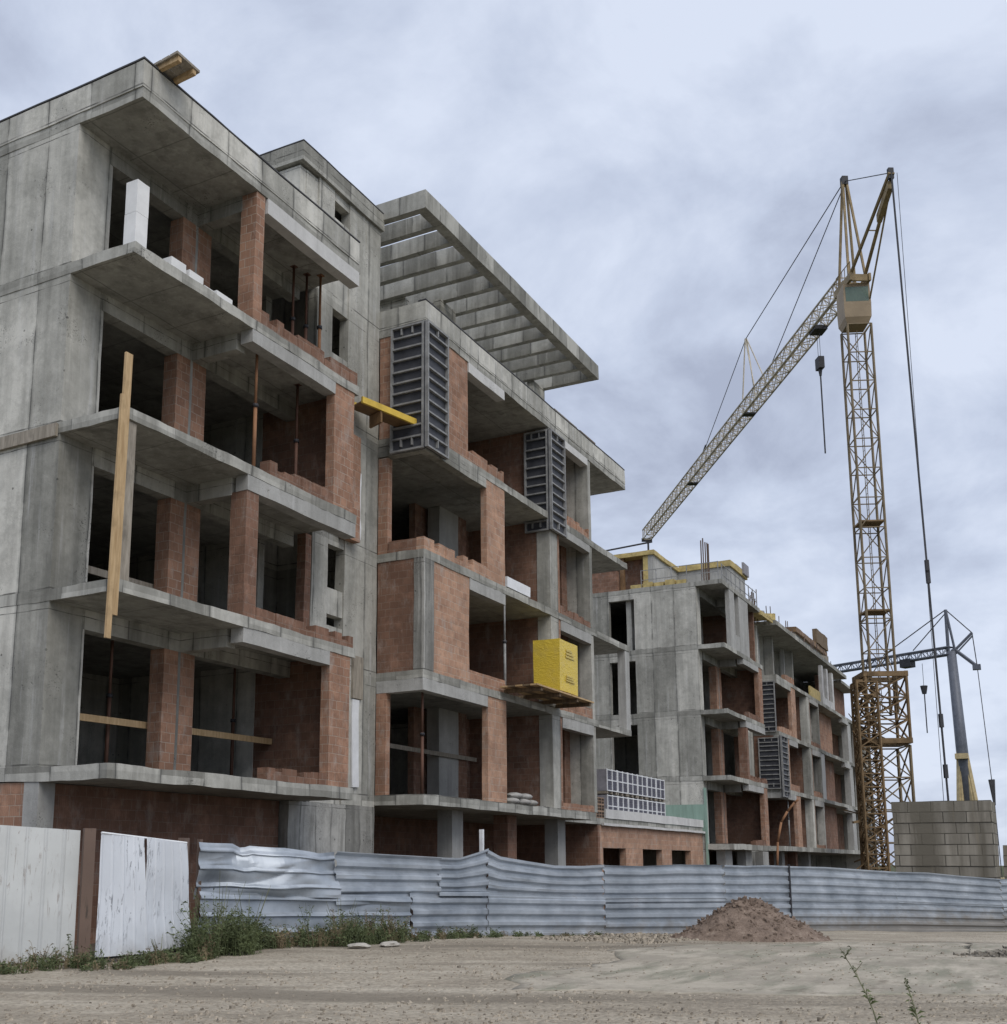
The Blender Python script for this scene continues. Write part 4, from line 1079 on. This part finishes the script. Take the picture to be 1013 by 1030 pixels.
rings.append([(x, y, gsurf(x, y)-0.05) for x, y in pts+[pts[0]]])
m.grid(rings, True)
tag(m.build('concrete_apron', M['apron']), kind='structure')
# loose gravel
m = MB(); rnd = random.Random(3)
def pebble(m, x, y, s):
    z = gsurf(x, y); vs = []
    for t in range(2):
        for k in range(5):
            a = 2*math.pi*k/5 + t*0.5 + rnd.random()*0.5; r = s*rnd.uniform(.6, 1.1)*(1 if t == 0 else .6)
            vs.append((x+r*math.cos(a), y+r*math.sin(a), z - s*0.2 + t*s*rnd.uniform(.6, .95)))
    m._add(vs, [(k, (k+1) % 5, 5+(k+1) % 5, 5+k) for k in range(5)] + [(5,6,7,8,9)])
for i in range(9000):
    D = 10.5 + 16*rnd.random()**1.7; a = R(rnd.uniform(-3, 58)); x, y = D*math.cos(a), D*math.sin(a)
    if y > 12.4: continue
    if noise.noise(Vector((x*0.4, y*0.4, 2))) < -0.1 and rnd.random() < .75: continue
    pebble(m, x, y, rnd.choice((.012, .016, .02, .03)) * (1.8 if rnd.random() < .04 else 1))
for i in range(500):
    x = rnd.uniform(21, 27); y = rnd.uniform(7.2, 9.6)
    pebble(m, x, y, rnd.uniform(.03, .08))
tag(m.build('loose_gravel', M['pebble']), kind='stuff')
for i, (x, y, s, lab) in enumerate(((16.35,7.75,.16,'left of two pale stones lying at the foot of the weeds'), (17.3,7.95,.15,'right of two pale stones lying at the foot of the weeds'))):
    bm = bmesh.new(); bmesh.ops.create_icosphere(bm, subdivisions=3, radius=1)
    x, y = (17.1, 10.95) if i == 0 else (17.75, 10.75)
    for v in bm.verts:
        n_ = noise.noise(v.co*1.3+Vector((i*5, 0, 0)))*0.35
        v.co = Vector((v.co.x*1.6, v.co.y*1.0, v.co.z*0.32))*(1+n_)*s
    me = bpy.data.meshes.new('stone'); bm.to_mesh(me); bm.free(); me.materials.append(M['stone'])
    o = bpy.data.objects.new('stone', me); col.objects.link(o); o.location = (x, y, gsurf(x, y)+0.04); tag(o, lab, 'stone')
# heaps
def heap(name, c, rx, ry, h, label, seed, ang=0, mat='pile'):
    m = MB(); rows = []
    for i in range(33):
        t = i/32; row = []
        for k in range(73):
            a = 2*math.pi*k/72
            x = c[0] + rx*t*math.cos(a)*math.cos(ang) - ry*t*math.sin(a)*math.sin(ang)
            y = c[1] + rx*t*math.cos(a)*math.sin(ang) + ry*t*math.sin(a)*math.cos(ang)
            prof = max(0, 1.02-math.sqrt(t*t+0.03*(1-t)))**1.08*h*(1+0.10*math.sin(3*a+seed))
            z = gsurf(x, y) - 0.03 + prof*(1+0.2*noise.noise(Vector((x*1.5, y*1.5, seed)))) + (0.05*noise.noise(Vector((x*6, y*6, seed)))+0.03*noise.noise(Vector((x*15, y*15, seed))))*(1-t*0.6)
            row.append((x, y, z))
        rows.append(row)
    m.grid(rows, False)
    for q in range(900):
        i, k = rnd.randrange(2, 31), rnd.randrange(72); p = Vector(rows[i][k]); sz = rnd.choice((.018, .025, .03, .05))
        m.obox(p + Vector((rnd.uniform(-.05,.05), rnd.uniform(-.05,.05), -sz*.3)), Vector((rnd.uniform(.6,1), rnd.uniform(-.6,.6), rnd.uniform(-.4,.4)))*sz*1.5, Vector((rnd.uniform(-.6,.6), rnd.uniform(.6,1), rnd.uniform(-.4,.4)))*sz*1.2, Vector((rnd.uniform(-.3,.3), rnd.uniform(-.3,.3), 1))*sz)
    o = m.build(name, M[mat], None, None, 0, False); tag(o, label, 'gravel pile'); return o
heap('gravel_pile', (25.9, 6.5), 1.8, 1.25, 1.0, 'cone of brown gravel piled in front of the corrugated fence', 2, R(-60))
heap('gravel_pile', (21.6, 0.75), 1.3, 0.8, 0.2, 'low grey spoil heap cut off by the right picture edge', 5, R(-70), 'spoil')

# ------------------------------------------------------------------ the fence of corrugated sheets
def profile(z, pitch=0.235, wide=False):
    t = (z/pitch) % 1.0
    if wide:
        if t < .62: return 0.0
        if t < .66: return (t-.62)/.04*0.06
        if t < .74: return 0.06
        return 0.06*max(0, 1-(t-.74)/.16)
    if t < .34: return 0.068
    if t < .52: return 0.068*(1-(t-.34)/.18)
    if t < .80: return 0.0
    return (t-.80)/.20*0.068
def sheet(parent, a, b_, zb, zt, dent=0.02, tilt=0.0, seed=0, pitch=0.235, amp=1.0, off=0.0, tops=None, name='corrugated_sheet', wide=False):
    """a,b_: (x,y) ends; zb,zt: (start,end) heights of lower and upper edge"""
    a, b_ = Vector((*a, 0)), Vector((*b_, 0)); d = b_-a; Ln = d.length; u = d.normalized(); n = Vector((u.y, -u.x, 0))
    if n.dot(Vector((-a.x, -a.y, 0))) < 0: n = -n
    ni = max(4, int(Ln/0.09)); H = max(zt[0]-zb[0], zt[1]-zb[1]); nz = int(H/0.0118)
    P_ = []
    for i in range(ni+1):
        s = i/ni; row = []
        lo = zb[0]+(zb[1]-zb[0])*s
        hi = zt[0]+(zt[1]-zt[0])*s
        if tops:
            for (s0, h0), (s1, h1) in zip(tops[:-1], tops[1:]):
                if s0 <= s <= s1: hi = h0+(h1-h0)*(s-s0)/(s1-s0)
        for j in range(nz+1):
            z = lo+(hi-lo)*j/nz
            q = Vector((s*Ln*0.55, z*1.3, seed*3.7))
            cz = max(0.0, 0.35-abs(noise.noise(q*1.7+Vector((3,1,7)))))
            w = dent*(noise.noise(q)+0.35*noise.noise(q*2.3)) - dent*1.3*cz*max(0, noise.noise(q*0.9+Vector((7,7,2)))+0.25)
            flat = 1.0
            dz = 0.006*noise.noise(Vector((s*Ln*0.9, seed*2.1, z*0.6)))*(dent/0.03)
            o = profile((z-lo)*H/max(hi-lo, .01), pitch, wide)*amp + w + off + tilt*(z-lo)
            p = a + d*s + n*o; row.append((p.x, p.y, z+dz))
        P_.append(row)
    return MB().grid(P_).build(name, M['galv'], parent)
fpath = [((15.45,13.15),-1.45,.36), ((17.65,12.64),-1.45,.25), ((18.56,12.22),-1.45,.19), ((19.97,11.61),-1.45,.10), ((22.39,11.15),-1.52,.11), ((25.58,9.73),-1.62,-.05), ((29.45,7.99),-1.73,-.04), ((33.36,7.20),-1.85,-.07), ((38.46,5.10),-2.0,-.24), ((41.38,2.40),-2.09,-.46), ((47.5,-2.0),-2.25,-.75)]
fn = empty('corrugated_fence', (26, 9.7, -1.6), 'long fence of dented galvanised sheets with horizontal ribs closing the site', 'fence')
def lerp2(p, q, t): return (p[0]+(q[0]-p[0])*t, p[1]+(q[1]-p[1])*t)
# first stretch: badly buckled upper sheet over three lower ones
A_, B_ = fpath[0][0], fpath[3][0]
sheet(fn, A_, lerp2(A_, B_, .99), (-1.42,-1.45), (-.5,-.66), 0.07, 0, 1, 0.30, 0.9, 0.05, wide=True)
sheet(fn, A_, lerp2(A_, B_, .62), (-.62,-.68), (.36,.19), 0.34, 0.02, 2, 0.31, 0.6, 0.0, wide=True, tops=[(0,.36),(.25,.31),(.33,.22),(.36,.28),(.6,.27),(.85,.15),(1,.2)])
sheet(fn, lerp2(A_, B_, .60), lerp2(B_, fpath[4][0], .35), (-.78,-.8), (.2,.10), 0.035, 0, 3, 0.24, 1, 0.02)
sheet(fn, B_, fpath[4][0], (-1.47,-1.54), (-.55,-.6), 0.03, 0, 4, 0.235, 1, -0.02)
sheet(fn, lerp2(B_, fpath[4][0], .33), fpath[4][0], (-.66,-.7), (.1,.29), 0.04, 0, 5, 0.235, 1, 0.0, [(0,.10),(.4,.09),(.8,.22),(1,.30)])
sheet(fn, fpath[4][0], fpath[5][0], (-1.54,-1.64), (-.68,-.78), 0.016, 0, 6, 0.235, 1, 0)
sheet(fn, fpath[4][0], fpath[5][0], (-.76,-.86), (.26,-.05), 0.03, 0, 7, 0.235, 1, -0.015, [(0,.28),(.1,.13),(.4,.0),(.55,-.06),(.8,-.07),(1,-.04)])
for i in (5, 6, 7, 8, 9):
    (p, zb, zt), (q, zb2, zt2) = fpath[i], fpath[i+1]
    mb_, mt_ = zb+(zt-zb)*.5, zb2+(zt2-zb2)*.5
    sheet(fn, p, q, (zb-.03, zb2-.03), (mb_+.03, mt_+.03), 0.013, 0, 10+i, 0.225, 1, 0.0)
    sheet(fn, p, q, (mb_-.05, mt_-.05), (zt, zt2), 0.016, 0, 20+i, 0.225, 1, -0.015, [(0, zt), (.3, zt-.02), (.6, (zt*.4+zt2*.6)+.015), (1, zt2)])
for i in (0, 3, 4, 5, 6, 7, 9):
    (x, y), zb, zt = fpath[i]
    MB().box(x+0.10, x+0.17, y+0.09, y+0.16, zb-.3, zt+(-.1 if i == 4 else .02)).build('fence_post', M['post'], fn)
for i in (7,):
    (x, y), zb, zt = fpath[i]; v = Vector((x, y, 0)).normalized()
    MB().box(x-v.x*0.14-.03, x-v.x*0.14+.03, y-v.y*0.14-.03, y-v.y*0.14+.03, zb-.2, zt+.05).build('fence_post', M['dark'], fn)
# left: upright ribbed sheets
def rib_sheet(name, m, a, b_, zb, zt, pitch, amp, label, lean=(0, 0), dent=0.012, seed=0):
    a, b_ = Vector((*a, 0)), Vector((*b_, 0)); d = b_-a; Ln = d.length; u = d.normalized(); n = Vector((u.y, -u.x, 0))
    if n.dot(-a) < 0: n = -n
    ni = int(Ln/0.016); P_ = []
    for i in range(ni+1):
        s = i/ni; row = []; t = (s*Ln/pitch) % 1
        pr_ = amp*(min(1, t/.08) if t < .14 else (max(0, 1-(t-.14)/.08)))
        for j in range(17):
            f = j/16; z = zb[0]+(zb[1]-zb[0])*s + f*((zt[0]-zb[0])*(1-s)+(zt[1]-zb[1])*s)
            w = dent*noise.noise(Vector((s*Ln*1.2, z*1.3, seed*4.1)))
            sh = (1-f)*(lean[0]*(1-s)+lean[1]*s)
            p = a+d*s+n*(pr_+w)+u*sh; row.append((p.x, p.y, z))
        P_.append(row)
    return MB().grid(P_)
pn = empty('metal_fence_panel', (11.6, 13.1, -1.45), 'dirty off-white ribbed metal fence panel at the left picture edge', 'fence panel')
rib_sheet('', 'cream', (9.6, 14.3), (12.27, 12.70), (-1.42,-1.40), (.60,.44), 0.26, 0.022, '', seed=1).build('ribbed_sheet', M['cream'], pn)
MB().obox((9.6, 14.33, .57), (2.67, -1.60, -.165), (0.02, 0.03, 0), (0, 0, 0.035)).build('top_rail', M['oldwood'], pn)
MB().obox((9.62, 14.38, -.4), (2.64, -1.58, 0), (0.03, 0.05, 0), (0, 0, 0.06)).build('back_rail', M['post'], pn)
thing('fence_post', 'post', MB().obox((12.255, 12.60, -1.75), (0.14, -0.085, 0), (0.06, 0.10, 0), (0, 0, 2.22)), 'thick brown fence post between the off-white ribbed panel and the scratched white sheets', 'post')
wn = empty('metal_fence_panel', (13.3, 12.4, -1.45), 'white scratched metal sheets with a bent joint, leaning behind the weeds', 'fence panel')
rib_sheet('', 'white', (12.45, 12.47), (13.25, 12.37), (-1.36,-1.36), (.40,.35), 0.2, 0.012, '', (0, 0.12), 0.03, 2).build('ribbed_sheet', M['white'], wn)
rib_sheet('', 'white', (13.262, 12.36), (14.25, 12.42), (-1.36,-1.30), (.36,.28), 0.2, 0.012, '', (0.12, 0.26), 0.05, 3).build('ribbed_sheet', M['white'], wn)
MB().tube((12.45, 12.46, .41), (14.25, 12.41, .29), 0.018, 5).build('top_rail', M['film'], wn)
MB().obox((12.5, 12.56, -1.4), (1.85, -0.04, 0), (0, 0.05, 0), (0, 0, 0.08)).build('back_rail', M['dark'], wn)
thing('fence_post', 'post', MB().obox((14.62, 12.78, -1.75), (0.17, 0.04, 0), (-0.02, 0.12, 0), (0, 0, 2.13)), 'brown fence post where the white sheets meet the corrugated fence', 'post')
# bent rusty pipe behind the fence, white stake
m = MB(); m.path([(33.5,7.55,-1.9),(33.5,7.55,-.2),(33.5,7.5,.6),(33.52,7.38,1.15),(33.55,7.2,1.45),(33.6,7.0,1.7),(33.6,6.9,1.78)], 0.033, 7)
thing('bent_pipe', 'rustpipe', m, 'bent rusty pipe rising above the corrugated fence', 'pipe')
thing('stake', 'film', MB().box(22.75, 22.83, 11.42, 11.50, -1.52, .72, 0.3), 'thin white stake sticking up behind a fence joint', 'stake', None, 0.01)

# ------------------------------------------------------------------ weeds
def leaf(m, p, d, ln, w):
    d = d.normalized(); s = d.cross(Vector((rnd.uniform(-1,1), rnd.uniform(-1,1), rnd.uniform(-.3,1)))).normalized()
    q = p + d*ln; mid = p + d*ln*0.5 + Vector((0,0,ln*0.12))
    m._add([p, mid + s*w, q - Vector((0,0,ln*.2)), mid - s*w], [(0,1,2,3)])
def weed(m, x, y, h, n=12, spread=.35, lw=.011, ll=.075, base=0):
    z = gsurf(x, y)+base
    for k in range(n):
        a = rnd.uniform(0, 6.283); sp = rnd.random()*spread*h
        p0 = Vector((x+rnd.uniform(-.08,.08), y+rnd.uniform(-.08,.08), z-.02))
        hh = h*rnd.uniform(.5, 1)
        p1 = p0 + Vector((math.cos(a)*sp*.4, math.sin(a)*sp*.4, hh*.6)); p2 = p0 + Vector((math.cos(a)*sp, math.sin(a)*sp, hh))
        m.tube(p0, p1, .005, 3); m.tube(p1, p2, .004, 3, .002)
        for q in range(int(5+h*9)):
            t = rnd.uniform(.08, 1); b = p0.lerp(p1, t/.6) if t < .6 else p1.lerp(p2, (t-.6)/.4)
            aa = rnd.uniform(0, 6.283)
            leaf(m, b, Vector((math.cos(aa), math.sin(aa), rnd.uniform(-.1,.9))), ll*rnd.uniform(.5,1.2), lw*rnd.uniform(.6,1.3))
low, dry = MB(), MB()
line = [((10.2,13.35),(12.35,12.1)), ((12.35,12.1),(14.3,12.0)), ((14.3,12.0),(15.6,12.55)), ((15.6,12.5),(17.6,12.0)), ((17.6,11.95),(19.3,11.35)), ((19.3,11.2),(22.3,10.7)), ((22.3,10.7),(25,9.5))]
dens = [95, 50, 60, 110, 110, 60, 16]; hs = [.30, .22, .5, .42, .5, .22, .16]
for (a, b_), n, h in zip(line, dens, hs):
    for i in range(n):
        t = rnd.random(); x, y = a[0]+(b_[0]-a[0])*t, a[1]+(b_[1]-a[1])*t
        dd = rnd.random()**1.5*0.75; v = Vector((x, y, 0)).normalized()
        x -= v.x*dd; y -= v.y*dd
        hh = h*rnd.uniform(.35, 1.15)*(1-.5*dd)
        (weed(low, x, y, hh*(1.7 if rnd.random() < .12 else 1), 7) if rnd.random() < .68 else weed(dry, x, y, hh*1.25, 7, .4, .008, .07))
tag(low.build('weeds', M['leaf']), kind='stuff'); tag(dry.build('dry_weeds', M['leaf2']), kind='stuff')
def bush(x, y, h, n, label, r):
    root = empty('weed_bush', (x, y, gsurf(x, y)), label, 'weed')
    m = MB()
    for i in range(n):
        a = rnd.uniform(0, 6.283); rr = r*rnd.random()**.6
        weed(m, x+rr*math.cos(a), y+rr*math.sin(a)*.6, h*rnd.uniform(.45, 1)*(1-.35*rr/r), 7, .55, .013, .085)
    m.build('foliage', M['leaf'], root)
    m = MB()
    for i in range(7):
        a = rnd.uniform(0, 6.283); p = Vector((x+rnd.uniform(-.012,.012), y+rnd.uniform(-.012,.012), gsurf(x, y)-.02))
        m.tube(p, p+Vector((math.cos(a)*h*.5, math.sin(a)*h*.3, h*rnd.uniform(.8,1.2))), .008, 3, .003)
    m.build('stem', M['stalk'], root)
bush(14.5, 11.9, 1.15, 46, 'largest dark green weed bush in front of the white sheets and the post', .75)
bush(15.6, 12.2, .95, 26, 'green weed bush at the start of the corrugated fence', .5)
bush(13.3, 12.0, .35, 8, 'small creeping weed at the foot of the white sheets', .4)
bush(17.5, 11.6, .75, 22, 'brown-green weed bush under the buckled fence sheet', .55)
# single stalks in the foreground
def stalk(x, y, h, lean, label, seed):
    r2 = random.Random(seed); z = gsurf(x, y); root = empty('tall_weed', (x, y, z), label, 'plant')
    pts = [Vector((x + lean[0]*t**1.4, y + lean[1]*t**1.4, z-.03+h*t)) for t in (0, .2, .4, .6, .8, 1)]
    m = MB()
    for i in range(5): m.tube(pts[i], pts[i+1], .007-.001*i, 5)
    twigs = []
    for i in range(11):
        t = r2.uniform(.25, .95); k = min(4, int(t*5)); p = pts[k].lerp(pts[k+1], t*5-k)
        a = r2.uniform(0, 6.283); ln = h*r2.uniform(.08, .24)*(1.2-t*.5)
        q = p + Vector((math.cos(a)*ln*.6, math.sin(a)*ln*.6, ln*.75)); m.tube(p, q, .005, 3, .002); twigs.append((p, q))
    m.build('stem', M['stalk'], root)
    m = MB()
    for p, q in twigs:
        for k in range(3):
            b = p.lerp(q, r2.random()); a = r2.uniform(0, 6.283)
            leaf(m, b, Vector((math.cos(a), math.sin(a), r2.uniform(0, 1))), .055, .008)
    for k in range(12):
        t = r2.random()*.35; b = pts[0].lerp(pts[2], t/.4*1); a = r2.uniform(0, 6.283)
        leaf(m, b, Vector((math.cos(a), math.sin(a), .6)), .10, .012)
    m.build('foliage', M['leaf'], root)
stalk(11.75, 1.80, .70, (.0, .30), 'taller of two spindly weeds in the bare foreground', 4)
stalk(11.95, 1.47, .44, (.0, .10), 'shorter of two spindly weeds in the bare foreground', 9)

# ------------------------------------------------------------------ sky, sun, camera
SUN_AZ, SUN_EL = R(-124), R(50)          # direction towards the veiled sun, measured from +X
w = bpy.data.worlds.new('World'); scene.world = w; w.use_nodes = True
nt = w.node_tree; nt.nodes.clear()
L_ = nt.links.new
out = nt.nodes.new('ShaderNodeOutputWorld'); bg = nt.nodes.new('ShaderNodeBackground')
sky = nt.nodes.new('ShaderNodeTexSky'); sky.sky_type = 'NISHITA'; sky.sun_disc = False
sky.sun_elevation = SUN_EL; sky.sun_rotation = math.pi/2 - SUN_AZ
sky.air_density = 1.0; sky.dust_density = 2.0
tc = nt.nodes.new('ShaderNodeTexCoord')
sep = nt.nodes.new('ShaderNodeSeparateXYZ'); L_(tc.outputs['Generated'], sep.inputs[0])
def wm(op, a, b=None):
    o = nt.nodes.new('ShaderNodeMath'); o.operation = op
    for i, v in enumerate((a, b)):
        if v is None: continue
        if isinstance(v, bpy.types.NodeSocket): L_(v, o.inputs[i])
        else: o.inputs[i].default_value = v
    return o.outputs[0]
den = wm('ADD', wm('MAXIMUM', sep.outputs[2], 0.0), 0.42)
cmb = nt.nodes.new('ShaderNodeCombineXYZ'); L_(wm('DIVIDE', sep.outputs[0], den), cmb.inputs[0]); L_(wm('DIVIDE', sep.outputs[1], den), cmb.inputs[1])
def wnoise(scale, detail, rough, dist, off):
    mp = nt.nodes.new('ShaderNodeMapping'); L_(cmb.outputs[0], mp.inputs[0]); mp.inputs['Location'].default_value = off
    n = nt.nodes.new('ShaderNodeTexNoise'); L_(mp.outputs[0], n.inputs['Vector'])
    n.inputs['Scale'].default_value = scale; n.inputs['Detail'].default_value = detail; n.inputs['Roughness'].default_value = rough; n.inputs['Distortion'].default_value = dist
    return n.outputs[0]
n1 = wnoise(4.6, 9, 0.58, 0.25, (3.1, 1.7, 0)); n2 = wnoise(1.6, 4, 0.5, 0.1, (5.4, 2.2, 0))
s_ = wm('ADD', wm('MULTIPLY', n1, 0.6), wm('MULTIPLY', n2, 0.4))
rp = nt.nodes.new('ShaderNodeValToRGB'); L_(s_, rp.inputs[0])
e = rp.color_ramp.elements
e[0].position = 0.37; e[0].color = (0.355, 0.395, 0.505, 1)
e[1].position = 0.575; e[1].color = (0.61, 0.665, 0.785, 1)
k = e.new(0.475); k.color = (0.485, 0.54, 0.665, 1)
vm = nt.nodes.new('ShaderNodeVectorMath'); vm.operation = 'SCALE'; L_(rp.outputs[0], vm.inputs[0]); vm.inputs['Scale'].default_value = 10.0
mx = nt.nodes.new('ShaderNodeMix'); mx.data_type = 'RGBA'; mx.inputs[0].default_value = 0.92
L_(sky.outputs[0], mx.inputs[6]); L_(vm.outputs[0], mx.inputs[7])
L_(mx.outputs[2], bg.inputs[0]); bg.inputs[1].default_value = 0.1
L_(bg.outputs[0], out.inputs[0])
sl = bpy.data.lights.new('sun', 'SUN'); sl.energy = 1.5; sl.angle = R(40); sl.color = (1.0, 0.95, 0.88)
so = bpy.data.objects.new('sun', sl); col.objects.link(so)
sd = Vector((math.cos(SUN_EL)*math.cos(SUN_AZ), math.cos(SUN_EL)*math.sin(SUN_AZ), math.sin(SUN_EL)))
so.rotation_euler = sd.to_track_quat('Z', 'Y').to_euler()

cam = bpy.data.cameras.new('camera'); co = bpy.data.objects.new('camera', cam); col.objects.link(co)
MW = Matrix(((0.49043316, 0.15740541, 0.85714576), (-0.87147178, 0.08463822, 0.4830872), (0.00337375, -0.98393868, 0.17847491)))
co.matrix_world = Matrix((MW.col[0], -MW.col[1], -MW.col[2])).transposed().to_4x4()
cam.sensor_fit = 'HORIZONTAL'; cam.sensor_width = 36.0
cam.lens = 1155.75/1013*36
cam.shift_x = (506.5-430.09)/1013; cam.shift_y = (657.62-515)/1013
cam.clip_start = 0.1; cam.clip_end = 6000
scene.camera = co
scene.view_settings.view_transform = 'Standard'; scene.view_settings.look = 'None'
scene.view_settings.exposure = 0.3; scene.view_settings.gamma = 1.0
